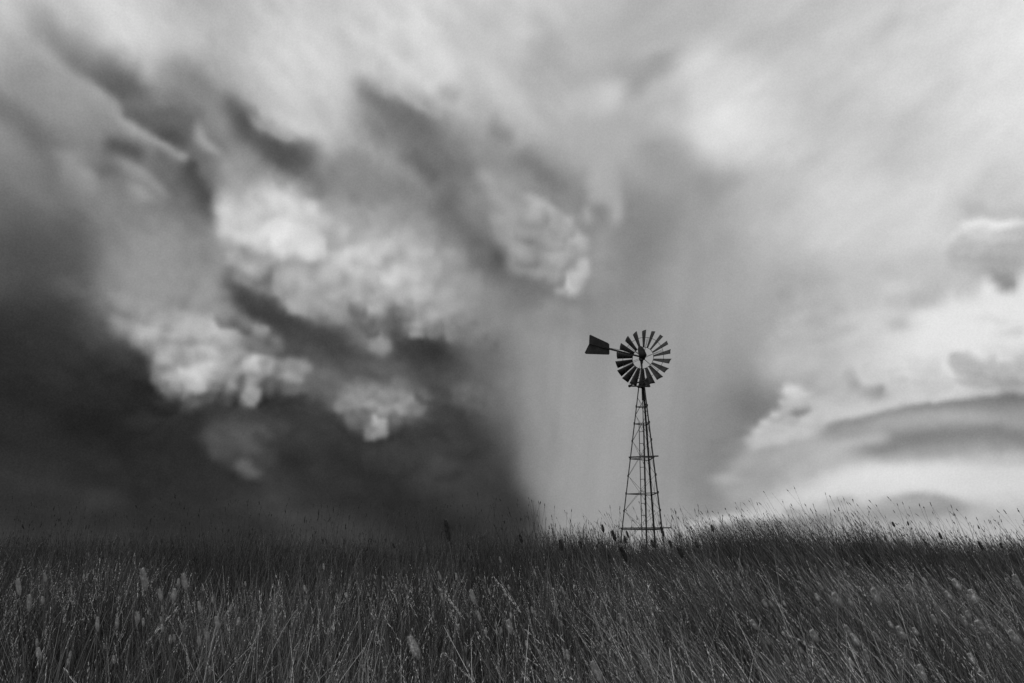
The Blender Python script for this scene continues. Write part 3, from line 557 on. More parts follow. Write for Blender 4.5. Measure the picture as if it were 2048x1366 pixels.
# ------------------------------------------------------------------ windmill
def build_windmill():
    YD = 29.0
    hub = at(1283, 714, YD); ax, ay = hub.x, hub.y
    root = empty('windmill', (ax, ay, float(ground(ax, ay))))
    tag(root, 'tall dark farm windmill on a three-legged ladder tower behind the grassy crest', 'windmill')
    base = root.location.copy()
    def part(name, bm, m, parent=None, smooth=False): 
        o = obj(name, bm, m, parent or root, smooth)
        if parent is None or parent == root: pass
        return o
    Z = lambda row: at(1288, row, YD).z-base.z       # local heights
    zt, zb = Z(774), -.3
    rt, rb_row = .172, 1.0
    def rad(z): return rt+(zt-z)*(rb_row-rt)/(Z(777)-Z(1058))
    VA = math.atan2(ax, YD)                        # bearing of the tower from the camera
    TH = [R(190)-VA, R(-50)-VA, R(70)-VA]          # left, nearest right, far right
    def leg(k, z, e=0.0): r = rad(z)+e; return Vector((r*math.cos(TH[k]), r*math.sin(TH[k]), z))
    for k in range(3):
        bm = bmesh.new(); out = (math.cos(TH[k]), math.sin(TH[k]), 0)
        angle_iron(bm, leg(k, zb), leg(k, zt), (.05, .055, .06)[k], .008, out)
        for row in (813, 847, 882, 917, 952, 987, 1022, 1058):   # bolted splice plates
            p = leg(k, Z(row), .004); bar(bm, p-Vector((0, 0, .05)), p+Vector((0, 0, .05)), .05, .02, out)
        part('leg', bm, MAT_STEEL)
    zl = [Z(r) for r in (813, 847, 917, 987, 1058)]
    for z in zl:
        bm = bmesh.new()
        for a, b in ((0, 1), (1, 2), (2, 0)):
            A, B = leg(a, z, -.012), leg(b, z, -.012); d = (B-A).normalized(); mid = (A+B)/2; angle_iron(bm, A+d*.004, B-d*.004, .036, .005, (mid.x, mid.y, .6))
        part('girt', bm, MAT_STEEL)
    zm = [Z(r) for r in (795, 830, 882, 952, 1022, 1092)]
    for i in range(len(zm)-1):
        bm = bmesh.new()
        for a, b in ((0, 1), (1, 2), (2, 0)):
            tube(bm, leg(a, zm[i], -.02), leg(b, zm[i+1], -.02), .006, n=6); tube(bm, leg(b, zm[i], -.032), leg(a, zm[i+1], -.032), .006, n=6)
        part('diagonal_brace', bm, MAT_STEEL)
    # stay boards across two levels
    for row, ext in ((916, .24), (1058, .42)):
        z = Z(row)+.035; A = leg(0, z, .02); B = leg(1, z)+(leg(2, z)-leg(1, z))*.22; d = (B-A).normalized()
        bm = bmesh.new(); bar(bm, A-d*.03, B+d*ext, .10, .045)
        part('stay_board', bm, MAT_WOOD)
    # ladder, upright on the near face
    f = Vector((math.cos(R(250)-VA), math.sin(R(250)-VA), 0)); side = Vector((-f.y, f.x, 0)); c = f*.215
    lad = empty('ladder', (0, 0, 0)); lad.parent = root
    zt_l = Z(845)
    for s in (-1, 1):
        bm = bmesh.new(); bar(bm, c+side*(s*.108)+Vector((0, 0, .05)), c+side*(s*.108)+Vector((0, 0, zt_l if s < 0 else zt_l-.05)), .022, .034, f); obj('rail', bm, MAT_STEEL, lad)
    z = zt_l-.42
    while z > .2:
        bm = bmesh.new(); tube(bm, c+side*-.108+Vector((0, 0, z)), c+side*.108+Vector((0, 0, z)), .012); obj('rung', bm, MAT_STEEL, lad); z -= .497
    # pump rod and rising main up the middle
    bm = bmesh.new(); tube(bm, (0, 0, -.2), (0, 0, Z(900)), .026); tube(bm, (0, 0, Z(900)), (0, 0, Z(790)), .018)
    for k in range(9): z = .6+k*.75; tube(bm, (0, 0, z), (0, 0, z+.06), .034)
    part('pump_rod', bm, MAT_RUST)
    # mast pipe, turntable
    zh = hub.z-base.z
    bm = bmesh.new(); tube(bm, (0, 0, Z(800)), (0, 0, zh-.05), .036, n=14); tube(bm, (0, 0, zt-.04), (0, 0, zt+.05), .09, n=14); tube(bm, (0, 0, zh-.28), (0, 0, zh-.1), .055, .075, n=14)
    bm2 = bm; part('mast', bm2, MAT_RUST)
    bm = bmesh.new()
    for k in range(3):
        n = (k+1) % 3; A, B = leg(k, zt, .02), leg(n, zt, .02); bar(bm, A, B, .05, .05)
    part('tower_cap', bm, MAT_STEEL)
    # wheel: axis b points from the wheel towards the tower (we see its back)
    b = Vector((-math.sin(R(29)), -math.cos(R(29)), 0)); rgt = Vector((-b.y, b.x, 0)); rgt = rgt if rgt.x > 0 else -rgt; up = Vector((0, 0, 1))
    wheel = empty('wheel', (0, 0, zh)); wheel.parent = root
    wc = -b*.20
    def wp(r, ang, o=0.0): return wc+rgt*(r*math.cos(ang))+up*(r*math.sin(ang))+b*o
    RO, RI = 1.215, .475
    for k in range(18):
        an = R(7+20*k); bm = bmesh.new(); pitch = R(40); rows = []
        nr, nc = 6, 5
        for i in range(nr+1):
            r = RI+(RO-RI)*i/nr; w = .135+(.345-.135)*i/nr; row = []
            for j in range(nc+1):
                q = j/nc-.5; cam_ = .10*w*(1-4*q*q)           # curved sail
                tang = -rgt*math.sin(an)+up*math.cos(an); rad_ = rgt*math.cos(an)+up*math.sin(an)
                # chord direction leans out of the wheel plane
                ch = tang*math.cos(pitch)-b*math.sin(pitch); nn = tang*math.sin(pitch)+b*math.cos(pitch)
                row.append(wc+rad_*(r*(1+0*q))+ch*(w*q)+nn*(cam_-.02))
            rows.append(row)
        nn0 = (tang*math.sin(pitch)+b*math.cos(pitch))*.0016
        fr = [[bm.verts.new(p+nn0) for p in row] for row in rows]; bk = [[bm.verts.new(p-nn0) for p in row] for row in rows]
        for i in range(nr):
            for j in range(nc):
                bm.faces.new((fr[i][j], fr[i][j+1], fr[i+1][j+1], fr[i+1][j])); bm.faces.new((bk[i][j], bk[i+1][j], bk[i+1][j+1], bk[i][j+1]))
        for i in range(nr):
            for j in (0, nc): q = (fr[i][j], fr[i+1][j], bk[i+1][j], bk[i][j]); bm.faces.new(q if j == 0 else q[::-1])
        for j in range(nc):
            for i in (0, nr): q = (fr[i][j], bk[i][j], bk[i][j+1], fr[i][j+1]); bm.faces.new(q if i == 0 else q[::-1])
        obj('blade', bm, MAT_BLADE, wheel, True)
    for r, t in ((RI-.005, .011), (.905, .009)):
        bm = bmesh.new()
        for k in range(72): tube(bm, wp(r, R(5*k), .02), wp(r, R(5*k+5), .02), t, n=6)
        obj('rim_band', bm, MAT_STEEL, wheel)
    for k in range(6):
        a = R(14+60*k); bm = bmesh.new()
        for o, da in ((.11, -.035), (-.05, .035)): tube(bm, wp(.05, a, o), wp(.905, a+da, .02), .007, n=6)
        obj('spoke', bm, MAT_STEEL, wheel)
    bm = bmesh.new(); tube(bm, wc-b*.10, wc+b*.14, .065, n=16); tube(bm, wc+b*.14, wc+b*.22, .04, n=12); obj('wheel_hub', bm, MAT_RUST, wheel, False)
    # gearbox hood over the mast
    hd = empty('gearbox', (0, 0, zh)); hd.parent = root
    bm = bmesh.new(); prof = [(-.10, .0), (-.08, .09), (.0, .15), (.08, .175), (.18, .165), (.28, .15), (.38, .125), (.45, .085), (.48, .03)]
    rings = []
    for z, r in prof:
        off = b*.02+rgt*(.06-.26*max(z-.08, 0)); rings.append([bm.verts.new(off+up*z+rgt*(r*.95*math.cos(R(20*i)))+b*(r*1.2*math.sin(R(20*i)))) for i in range(18)])
    for a_, c_ in zip(rings, rings[1:]):
        for i in range(18): bm.faces.new((a_[i], a_[(i+1) % 18], c_[(i+1) % 18], c_[i]))
    bm.faces.new(rings[0][::-1]); bm.faces.new(rings[-1]); obj('hood', bm, MAT_RUST, hd, True)
    bm = bmesh.new(); bar(bm, (-.02, -.02, -.16), (-.02, -.02, .02), .14, .16, b); obj('gear_case', bm, MAT_RUST, hd)
    # tail
    t = Vector((-.78, -.625, 0)).normalized(); tn = Vector((t.y, -t.x, 0))
    tail = empty('tail', (0, 0, zh)); tail.parent = root
    bm = bmesh.new(); bar(bm, t*.06, t*2.5, .04, .06); obj('boom', bm, MAT_STEEL, tail)
    bm = bmesh.new(); tube(bm, t*.10+up*.16, t*2.05+up*.03, .008, n=6); obj('tail_rod', bm, MAT_STEEL, tail)
    V = [(1.95, -.20), (2.0, -.245), (3.30, -.44), (3.37, -.40), (3.12, .0), (3.09, .36), (3.04, .40), (2.02, .245), (1.95, .20)]
    bm = bmesh.new(); plate(bm, [t*s+up*z+tn*.02 for s, z in V], .004, tn)
    obj('vane', bm, MAT_VANE, tail)
    bm = bmesh.new(); bar(bm, t*1.95+tn*.004, t*3.12+tn*.004, .022, .03); obj('vane_stiffener', bm, MAT_STEEL, tail)
    # furling lever with counterweight below the wheel
    fl = empty('furl_lever', (0, 0, Z(772))); fl.parent = root
    lx = Vector((1, -.25, 0)).normalized(); ly = Vector((.25, 1, 0)); off = -ly*.22
    P = lambda px, py: off+lx*((px-1283)/47.6)+up*((772-py)/47.6)
    bm = bmesh.new()
    bar(bm, P(1258, 773), P(1298, 776.5), .05, .055, ly); bar(bm, P(1260, 771.5), P(1294, 761), .045, .05, ly); bar(bm, P(1294, 760), P(1298, 777), .07, .07, ly); plate(bm, [P(1286, 763), P(1294.5, 758), P(1298.5, 777), P(1292, 776)], .03, ly); bar(bm, P(1277, 767), P(1279, 775), .03, .035, ly)
    obj('lever_frame', bm, MAT_RUST, fl)
    bm = bmesh.new(); sphere(bm, P(1258.5, 773), .062); obj('counterweight', bm, MAT_RUST, fl, True)
build_windmill()

# ------------------------------------------------------------------ grass: uncountable blades and stems as one mesh
def lean_of(x, y):                        # wind lean: upright to the left, bent to the left on the right-hand slope
    k = np.clip((x/np.maximum(y, 1)+.12)/.5, 0, 1); return .06-.50*k
GV, GF, GT = [], [], []; gcount = 0
def add_ribbons(P, side, W, tone):        # P (n,k,3) centre lines, side (n,3), W (n,k)
    global gcount
    n, k, _ = P.shape
    a = P-side[:, None]*W[..., None]/2; b = P+side[:, None]*W[..., None]/2
    v = np.stack([a, b], 2).reshape(-1, 3); idx = gcount+np.arange(n*k*2).reshape(n, k, 2)
    f = np.stack([idx[:, :-1, 0], idx[:, :-1, 1], idx[:, 1:, 1], idx[:, 1:, 0]], -1).reshape(-1, 4)
    GV.append(v); GF.append(f); GT.append(np.repeat(tone, k*2)); gcount += len(v)
def lines(x, y, h, lx, ly, droop, k, z0=None):
    t = np.linspace(0, 1, k)[None]; z = ground(x, y)
    hx = h[:, None]*(lx[:, None]*(.45*t+.55*t*t)); hy = h[:, None]*(ly[:, None]*(.45*t+.55*t*t))
    zz = h[:, None]*(t-droop[:, None]*t**3)
    return np.stack([x[:, None]+hx, y[:, None]+hy, z[:, None]+zz], -1)
def scatter(n, y0, y1, pw=1.0):
    y = (y0**(pw+1)+(y1**(pw+1)-y0**(pw+1))*rng.random(n))**(1/(pw+1)); x = (rng.random(n)*2-1)*(.80*y+2.4)
    return x, y
def clump(x, y): return np.clip(1+.26*vnoise(x, y, 1.1, 7)+.20*vnoise(x, y, .42, 8)+.10*vnoise(x, y, .17, 9), .5, 1.45)
def grow(n, y0, y1, kind):
    x, y = scatter(n, y0, y1); c = clump(x, y); u = rng.random(n)
    keep = rng.random(n) < np.clip(.12+1.1*(c-.6), .08, 1); x, y, c, u = x[keep], y[keep], c[keep], u[keep]; n = len(x)
    ln = lean_of(x, y); wmin = .00075*y; shade_patches = (1-(.3+.25*np.clip(x/np.maximum(y, 1)*3+.6, 0, 1))*np.clip((y-6.5)/5, 0, 1))*np.clip(1+.5*vnoise(x, y, 1.3, 21)+.3*vnoise(x, y, .4, 22), .35, 1.9)*(.9+.25*np.clip(x/np.maximum(y, 1), -.6, .6))  # silhouette shade painted into the far grass, plus random patches, paler to the right
    ang = rng.random(n)*6.283; side = np.stack([np.cos(ang), np.sin(ang)*.6, 0*ang], -1)
    if kind == 'leaf':
        h = (.42+.34*u)*c; lx = ln*.8+rng.normal(0, .22, n); ly = rng.normal(-.05, .2, n); dr = np.clip(rng.normal(.12, .14, n), 0, .5)
        P = lines(x, y, h, lx, ly, dr, 6); t = np.linspace(0, 1, 6); w = np.maximum(.0062*(.45+1.1*rng.random(n)**1.5), wmin)
        W = w[:, None]*np.array([.8, 1, 1, .85, .5, .06])[None]; tone = (.026+.12*rng.random(n)**2.6)*shade_patches
    elif kind == 'stem':
        h = (.66+.30*u)*c**.6; lx = ln+rng.normal(0, .20, n); ly = rng.normal(-.03, .18, n); dr = np.clip(rng.normal(.03, .06, n), 0, .25)
        P = lines(x, y, h, lx, ly, dr, 6); w = np.maximum(.0026*(.6+.8*rng.random(n)), wmin*.8)
        W = w[:, None]*np.array([1.2, 1.1, 1, .9, .75, .45])[None]; tone = (.06+.24*rng.random(n)**2.2+.45*(rng.random(n) < .07)*np.clip(1.3-y/9, 0, 1))*shade_patches
    elif kind == 'bent':                  # fallen and broken stalks lying across the others
        h = (.5+.35*u)*c**.5; a2 = rng.random(n)*6.283; q = rng.uniform(.4, 1.1, n); lx = q*np.cos(a2)+ln; ly = q*np.sin(a2)*.6; dr = rng.uniform(.15, .55, n)
        P = lines(x, y, h, lx, ly, dr, 7); w = np.maximum(.0030*(.5+1.0*rng.random(n)), wmin*.8)
        W = w[:, None]*np.array([1, 1, 1, .95, .8, .55, .1])[None]; tone = (.05+.28*rng.random(n)**2.2+.5*(rng.random(n) < .11)*np.clip(1.3-y/9, 0, 1))*shade_patches
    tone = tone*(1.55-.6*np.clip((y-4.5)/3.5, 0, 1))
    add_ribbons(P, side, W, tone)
    return P, y, tone
def spikes(P, sel, cnt, span, length, width, tone, spread):
    # little husks up the tip of the chosen stems
    Q = P[sel]; n = len(Q)
    if not n: return
    a, b = Q[:, -2], Q[:, -1]; d = b-a; ln = np.linalg.norm(d, axis=1, keepdims=True); d = d/ln
    s = rng.random((n, cnt)); p = b[:, None]-d[:, None]*(s[..., None]*span[:, None, None])
    o = rng.normal(0, 1, (n, cnt, 3)); o /= np.linalg.norm(o, axis=2, keepdims=True)
    dirv = d[:, None]+o*spread*(.4+.6*s[..., None]); dirv /= np.linalg.norm(dirv, axis=2, keepdims=True)
    l = length[:, None]*(.6+.8*rng.random((n, cnt)))
    m = n*cnt; p = p.reshape(m, 3); dirv = dirv.reshape(m, 3); l = l.reshape(m)
    sd = np.cross(dirv, rng.normal(0, 1, (m, 3))); sd /= np.linalg.norm(sd, axis=1, keepdims=True)+1e-9
    PP = np.stack([p, p+dirv*(l*.4)[:, None], p+dirv*l[:, None]], 1); w = np.repeat(width, cnt)
    add_ribbons(PP, sd, w[:, None]*np.array([.25, 1, .1])[None], np.repeat(tone, cnt)*(.7+.6*rng.random(m)))
def build_grass():
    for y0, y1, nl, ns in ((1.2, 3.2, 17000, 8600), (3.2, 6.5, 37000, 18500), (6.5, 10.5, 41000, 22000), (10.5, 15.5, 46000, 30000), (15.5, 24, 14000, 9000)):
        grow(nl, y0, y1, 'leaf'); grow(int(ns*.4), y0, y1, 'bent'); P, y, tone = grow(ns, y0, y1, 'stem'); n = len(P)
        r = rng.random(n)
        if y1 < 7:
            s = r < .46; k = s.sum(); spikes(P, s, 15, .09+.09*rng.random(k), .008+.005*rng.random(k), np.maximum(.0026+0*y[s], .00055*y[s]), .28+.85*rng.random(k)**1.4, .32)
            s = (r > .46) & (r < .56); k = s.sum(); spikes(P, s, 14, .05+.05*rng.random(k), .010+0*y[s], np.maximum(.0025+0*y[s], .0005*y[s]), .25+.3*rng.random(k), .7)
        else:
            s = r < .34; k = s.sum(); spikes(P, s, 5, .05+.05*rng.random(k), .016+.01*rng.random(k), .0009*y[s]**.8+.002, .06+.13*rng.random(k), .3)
    # a few taller thin stems standing clear of the rest
    n = 3400; x, y = scatter(n, 7, 14); h = .85+.72*rng.random(n)**2.4; ln = lean_of(x, y)*.8
    h = h*np.where(x > .05*y, .84, 1)
    P = lines(x, y, h, ln+rng.normal(0, .16, n), rng.normal(0, .12, n), np.clip(rng.normal(0, .03, n), 0, .1), 6); ang = rng.random(n)*.8-.4
    add_ribbons(P, np.stack([np.cos(ang), np.sin(ang), 0*ang], -1), np.maximum(.002, .00038*y)[:, None]*np.array([1.2, 1.1, 1, .9, .8, .6])[None], .05+.05*rng.random(n))
    s = rng.random(n) < .75; k = s.sum(); spikes(P, s, 6, .03+.03*rng.random(k), .024+.012*rng.random(k), .008+.003*rng.random(k), .05+.04*rng.random(k), .22)
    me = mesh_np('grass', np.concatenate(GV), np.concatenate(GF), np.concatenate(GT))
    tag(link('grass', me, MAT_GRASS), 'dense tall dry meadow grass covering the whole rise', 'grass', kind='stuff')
build_grass()

# ------------------------------------------------------------------ single seed-head stalks
def head_mesh(seed, bristle, fat):
    g = np.random.default_rng(seed); nu, nv = 12, 12; V, F = [], []
    for j in range(nv+1):
        s = j/nv; r = fat*.5*(math.sin(math.pi*min(1, s*.96+.02))**.62)*(1.08-.32*s)
        for i in range(nu): a = 2*math.pi*i/nu; q = r*(1+.09*g.normal()); V.append((q*math.cos(a), q*math.sin(a), s+.01*g.normal()))
    for j in range(nv):
        for i in range(nu): F.append((j*nu+i, j*nu+(i+1) % nu, (j+1)*nu+(i+1) % nu, (j+1)*nu+i))
    for k in range(620):                 # husks and bristles all over it
        s = g.random()**.9; a = g.random()*6.283; r = fat*.5*(math.sin(math.pi*min(1, s*.96+.02))**.62)*(1.08-.32*s)
        o = Vector((math.cos(a), math.sin(a), 0)); p = o*(r*.9)+Vector((0, 0, s)); d = (o*(.55+.3*g.random())+Vector((0, 0, 1))).normalized()*(bristle*(.6+.8*g.random()))
        sd = d.cross(o).normalized()*(.016+.01*g.random()); c = len(V)
        V += [tuple(p-sd*.5), tuple(p+sd*.5), tuple(p+d*.5+sd), tuple(p+d), ]; F.append((c, c+1, c+2, c+3))
    return mesh_np('seed_head', np.array(V), np.array(F))
HEADS = [head_mesh(40+i, (.17, .14, .2, .15)[i % 4], (.31, .25, .34, .28, .22, .40)[i]) for i in range(6)]
def stem_mesh(pts, r0, r1, n=5):
    V, F = [], []; m = len(pts)
    for k, p in enumerate(pts):
        r = r0+(r1-r0)*k/(m-1); tdir = (pts[min(k+1, m-1)]-pts[max(k-1, 0)]).normalized(); x = tdir.orthogonal().normalized(); y = tdir.cross(x)
        for i in range(n): a = 2*math.pi*i/n; V.append(tuple(p+x*(r*math.cos(a))+y*(r*math.sin(a))))
    for k in range(m-1):
        for i in range(n): F.append((k*n+i, k*n+(i+1) % n, (k+1)*n+(i+1) % n, (k+1)*n+i))
    return mesh_np('stem', np.array(V), np.array(F))
def leaf_mesh(p, d, ln, w):
    V, F = [], []; s = Vector((-d.y, d.x, 0)).normalized()
    for k in range(7):
        t = k/6; c = p+Vector((d.x, d.y, 0))*(ln*.55*t)+Vector((0, 0, ln*(.8*t-.75*t*t))); q = w*(1-t**2)*(.4+.6*min(1, t*4))/2+.0002
        V += [tuple(c-s*q), tuple(c+s*q+Vector((0, 0, .3*q)))]
        if k: F.append((2*k-2, 2*k-1, 2*k+1, 2*k))
    return mesh_np('leaf', np.array(V), np.array(F))
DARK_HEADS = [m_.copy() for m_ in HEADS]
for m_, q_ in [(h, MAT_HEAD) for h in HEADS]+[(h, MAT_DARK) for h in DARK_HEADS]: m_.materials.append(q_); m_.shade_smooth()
def seed_stalk(px, py, Y, ln, tilt, label, group, dark=False, fat=None, away=0.0):
    # head centre seen at (px, py) at depth Y; ln is the head length in metres, tilt the lean of its tip to the left
    c = at(px, py, Y); d = Vector((-math.sin(tilt), away, math.cos(tilt))).normalized(); b = c-d*(ln/2)
    gx = b.x+math.sin(tilt)*.35+random.uniform(-.05, .05); gy = b.y-away*.3+random.uniform(-.05, .05); gz = float(ground(gx, gy))-.02
    root = empty('seed_head_grass', (gx, gy, gz)); tag(root, label, 'grass stalk', group, 'thing')
    A = Vector(); B = b-root.location; hgt = B.length; T1 = Vector((0, 0, 1))*hgt*.9; T2 = d*hgt*.5
    pts = []
    for k in range(11):
        t = k/10; h00 = 2*t**3-3*t*t+1; h10 = t**3-2*t*t+t; h01 = -2*t**3+3*t*t; h11 = t**3-t*t
        pts.append(A*h00+T1*h10+B*h01+T2*h11)
    r = max(.0009, .0002*Y); st = link('stem', stem_mesh(pts, r*1.3, r), MAT_STEM, root)
    hm = link('seed_head', random.choice(DARK_HEADS if dark else HEADS) if fat is None else (DARK_HEADS if dark else HEADS)[fat], None, root)
    hm.location = B; hm.rotation_mode = 'QUATERNION'; hm.rotation_quaternion = d.to_track_quat('Z', 'Y'); w = random.uniform(.85, 1.1); hm.scale = (ln*w, ln*w, ln)
    a = random.uniform(0, 6.28); k = random.choice((4, 5, 6))
    link('leaf', leaf_mesh(pts[k], Vector((math.cos(a), math.sin(a), 0)), random.uniform(.14, .24), .005), MAT_STEM, root)
    return root
def build_seed_heads():
    left = [(110,630,90),(170,725,85),(845,590,120),(1080,600,90),(938,675,65),(1018,680,70),(570,845,70),(685,840,55),(805,810,60),(840,835,45),(950,870,45),(997,935,50),(1168,745,60),(1270,840,70),(1397,830,45),(1165,945,50),(1215,922,50),(1098,1060,45),(228,1020,70),(410,1025,40),(400,1068,40),(668,1055,45),(608,975,35),(687,960,30),(1228,1120,45),(1197,895,40),(1065,868,45),(1130,1025,35),(180,875,30),(265,890,30),(265,575,50),(870,772,35),(1245,705,35),(1895,510,35),(950,755,35)]
    mid = [(720,690,75),(755,800,60),(935,865,80),(885,880,35),(635,865,35),(575,900,40),(690,795,30),(1275,1030,60),(1490,830,45),(1527,885,35),(1585,810,50),(1250,655,45),(910,670,35),(942,795,35),(540,685,40),(1085,550,25),(525,565,50),(1085,785,35),(880,470,35),(1575,625,35)]
    right = [(1185,690,95),(960,710,90),(840,690,50),(535,730,50),(470,850,60),(550,945,45),(825,920,75),(1025,890,70),(1065,940,80),(1190,920,60),(1335,900,80),(1270,850,45),(1415,890,50),(1410,955,45),(1525,820,60),(1705,830,55),(1725,795,50),(1800,870,90),(1935,830,40),(2000,930,90),(1130,1035,75),(1040,1075,50),(1320,1075,50),(1745,1050,65),(662,1055,50),(1755,690,90),(1660,620,80),(1610,680,60),(2010,600,80),(1380,640,50),(1790,1135,25),(1470,590,40),(750,1000,40)]
    crest_l = [(1235,385,60),(1350,385,45),(1480,285,45),(1545,330,60),(1610,350,40),(1625,320,45),(1000,345,50),(690,385,30),(255,385,30)]
    crest_m = [(1775,375,50),(1875,375,40),(2030,380,40)]
    crest_r = [(225,285,40),(45,430,50),(1560,330,40),(1795,385,50),(1915,385,35),(1285,262,30),(1370,255,25)]
    K = 2.926
    g = random.Random(8)
    more = lambda n: [(g.uniform(20, 2030), g.uniform(560, 1130), g.uniform(22, 44)) for _ in range(n)]
    left += more(24); mid += [q for q in more(20) if not (q[0] > 1300 and q[1] < 700)]; right += more(26)
    def put(lst, ox, tilt, real, label, group, dark=False):
        for x, y, n in lst:
            npx = n/K; ln = .85*real*random.uniform(.9, 1.12); Y = min(max(FPX*ln/npx, 1.6), 9.5)
            ln = npx*Y/FPX
            seed_stalk(ox+x/K, 960+y/K, Y, ln, tilt+random.uniform(-.14, .14), label, group, dark, away=random.uniform(-.12, .06))
    put(left, 0, .14, .046, 'plump pale upright seed head in the darker left third of the meadow', 'seed heads in the left of the meadow')
    put(mid, 700, .24, .044, 'pale oval seed head leaning left in the middle third of the meadow', 'seed heads in the middle of the meadow')
    put(right, 1348, .46, .050, 'pale elongated seed head bent to the left on the right-hand slope', 'seed heads on the right-hand slope')
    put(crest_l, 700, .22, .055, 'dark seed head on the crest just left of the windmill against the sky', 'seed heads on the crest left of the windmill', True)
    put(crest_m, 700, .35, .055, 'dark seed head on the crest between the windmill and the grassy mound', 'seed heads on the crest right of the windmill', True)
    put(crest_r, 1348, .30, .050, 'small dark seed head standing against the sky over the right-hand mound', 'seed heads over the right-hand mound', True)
    one = lambda x, y, Y, ln, t, lab, fat: seed_stalk(x, y, Y, ln, t, lab, None, 'dark' in lab or 'grey' in lab, fat=fat)
    one(829, 1297, 1.75, .056, .42, 'biggest and fluffiest seed head, low in the middle of the foreground', 5)
    one(1195, 1347, 1.7, .052, .40, 'long smooth seed head at the bottom edge of the photo below the windmill', 1)
    one(895, 1063, 2.6, .074, .20, 'long dark seed head alone against the storm cloud left of the windmill', 4)
    one(1846, 1349, 2.0, .048, .36, 'thick seed head at the bottom edge of the photo, towards the right', 0)
    one(1248, 1110, 4.0, .085, .38, 'long dark seed head half sunk in grass beside the left foot of the windmill', 4)
    one(1325, 1064, 4.0, .055, .35, 'plump dark seed head crossing the right leg of the windmill at its lower board', 1)
    one(1361, 1107, 4.4, .075, .40, 'long grey seed head leaning left just right of the windmill foot', 4)
build_seed_heads()

# ------------------------------------------------------------------ feathery stalks
def feather_stalk(px, py, Y, length, lean, droop, label, group, fine=15, m=None):
    tip = at(px, py, Y); h0 = float(ground(tip.x, tip.y)); H = tip.z-h0
    gx = tip.x+lean*H; gy = tip.y+random.uniform(-.1, .1); gz = float(ground(gx, gy))-.02
    root = empty('feathery_grass', (gx, gy, gz)); tag(root, label, 'grass stalk', group, 'thing')
    B = tip-root.location; top = B+Vector((droop*.4 if lean > 0 else -droop*.4, 0, droop*.5)); pts = []
    C = Vector((B.x*.25, B.y*.3, B.z*.7+droop*.5))
    for k in range(17):
        t = k/16; pts.append(C*(2*t*(1-t))+B*(t*t)+Vector((0, 0, droop*.9*math.sin(math.pi*t)**2*t)))
    r = max(.0009, .0002*Y); link('stem', stem_mesh(pts, r*1.4, r*.6, 4), MAT_STEM, root)
    tot = [0]
    for a, b in zip(pts, pts[1:]): tot.append(tot[-1]+(b-a).length)
    V, F = [], []; g = random
    for k in range(random.randint(fine*2-6, fine*2+8)):
        s = tot[-1]-length*g.random()**.9; i = max(0, min(15, sum(1 for q in tot if q <= s)-1)); f = (s-tot[i])/max(1e-6, tot[i+1]-tot[i]); p = pts[i].lerp(pts[i+1], f); d = (pts[i+1]-pts[i]).normalized()
        o = Vector((g.gauss(0, 1), g.gauss(0, 1), g.gauss(0, 1))).normalized(); dv = (d+o*.30).normalized()*g.uniform(.007, .015); sd = dv.cross(Vector((g.gauss(0, 1), g.gauss(0, 1), g.gauss(0, 1)))).normalized()*max(.0009, .00028*Y)
        p = p+o*.002; c = len(V); V += [tuple(p), tuple(p+dv*.45+sd), tuple(p+dv), tuple(p+dv*.45-sd)]; F.append((c, c+1, c+2, c+3))
    link('panicle', mesh_np('panicle', np.array(V), np.array(F)), m or MAT_PANICLE, root)
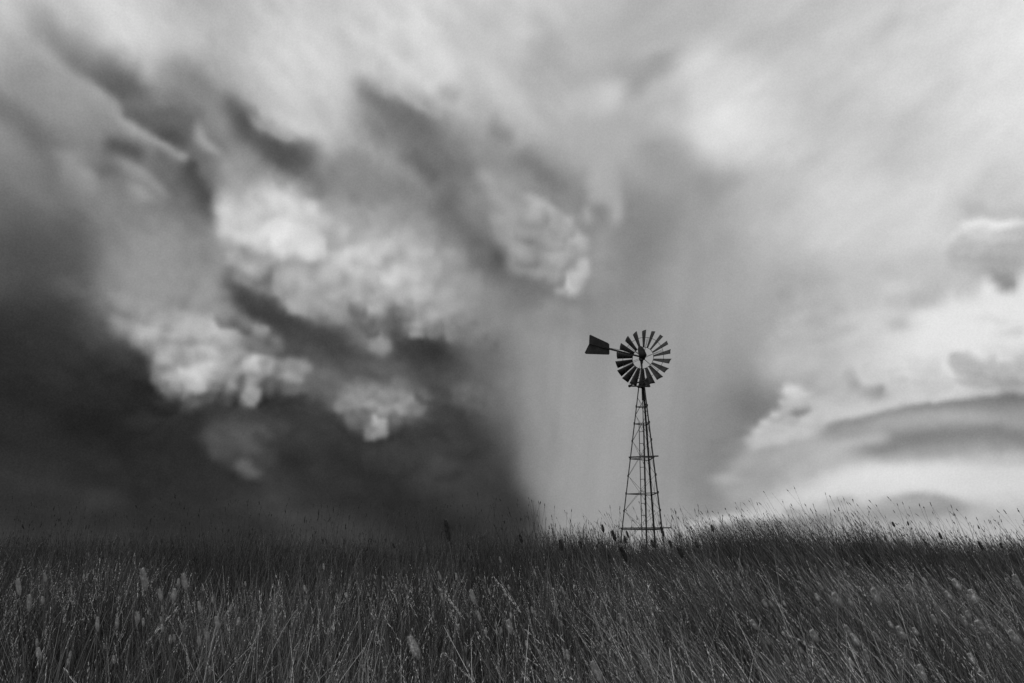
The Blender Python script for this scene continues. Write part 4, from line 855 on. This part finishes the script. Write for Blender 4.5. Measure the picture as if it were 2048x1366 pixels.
def build_feathers():
    L1 = 'bright feathery grass head on a thin stem in the near left of the meadow'
    for x, y in ((147,1187),(190,1140),(235,1195),(340,1182),(378,1152),(515,1180),(552,1150),(632,1200),(670,1215),(455,1190),(25,1265),(90,1247),(540,1168),(600,1195),(180,1327),(372,1290),(460,1300),(12,1190)):
        feather_stalk(x+random.uniform(-6, 6), y, random.uniform(2.3, 3.6), random.uniform(.10, .17), random.uniform(-.12, .2), 0, L1, 'feathery heads in the near left')
    L2 = 'bright feathery grass head leaning left in the near middle of the meadow'
    for x, y in ((735,1183),(765,1155),(810,1195),(748,1220),(765,1235),(855,1205),(1010,1225),(1035,1245),(962,1250),(880,1160),(1060,1217),(1210,1208),(1270,1195),(1105,1180),(900,1225),(735,1325),(795,1305),(1240,1310)):
        feather_stalk(x+random.uniform(-6, 6), y, random.uniform(2.3, 3.8), random.uniform(.10, .18), random.uniform(.12, .32), 0, L2, 'feathery heads in the near middle')
    L3 = 'pale feathery grass head bent far to the left on the right-hand slope'
    for x, y in ((1400,1165),(1450,1210),(1540,1192),(1600,1225),(1690,1142),(1740,1150),(1830,1180),(1920,1230),(1980,1255),(1425,1280),(1870,1270),(1650,1300),(1780,1285)):
        feather_stalk(x+random.uniform(-6, 6), y, random.uniform(2.4, 3.8), random.uniform(.10, .18), random.uniform(.35, .55), 0, L3, 'feathery heads on the right-hand slope')
    for x, y, dr, ln, lab in ((875, 1172, .10, .3, 'arching pale grass head drooping to the left, just above the middle of the meadow'),
                          (885, 1303, .10, .35, 'bright arching grass head curling over low in the middle foreground'),
                          (1563, 1263, .08, .75, 'long bright grass blade head arching left across the right foreground'),
                          (988, 1155, .09, .3, 'curled feathery head nodding below the crest left of the windmill'),
                          (352, 1217, .08, -.3, 'bright grass head arching to the right among the left seed heads'),
                          (128, 1337, .09, .35, 'bright bowed grass head at the bottom left edge of the photo')):
        feather_stalk(x, y, 2.6, .16, ln, dr, lab, None, 30)
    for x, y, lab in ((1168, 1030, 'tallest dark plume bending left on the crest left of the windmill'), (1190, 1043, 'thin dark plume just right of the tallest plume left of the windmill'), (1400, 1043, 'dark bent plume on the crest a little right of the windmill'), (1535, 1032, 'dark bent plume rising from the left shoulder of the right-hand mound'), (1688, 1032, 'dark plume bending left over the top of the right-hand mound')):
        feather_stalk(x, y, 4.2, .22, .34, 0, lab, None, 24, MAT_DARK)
build_feathers()
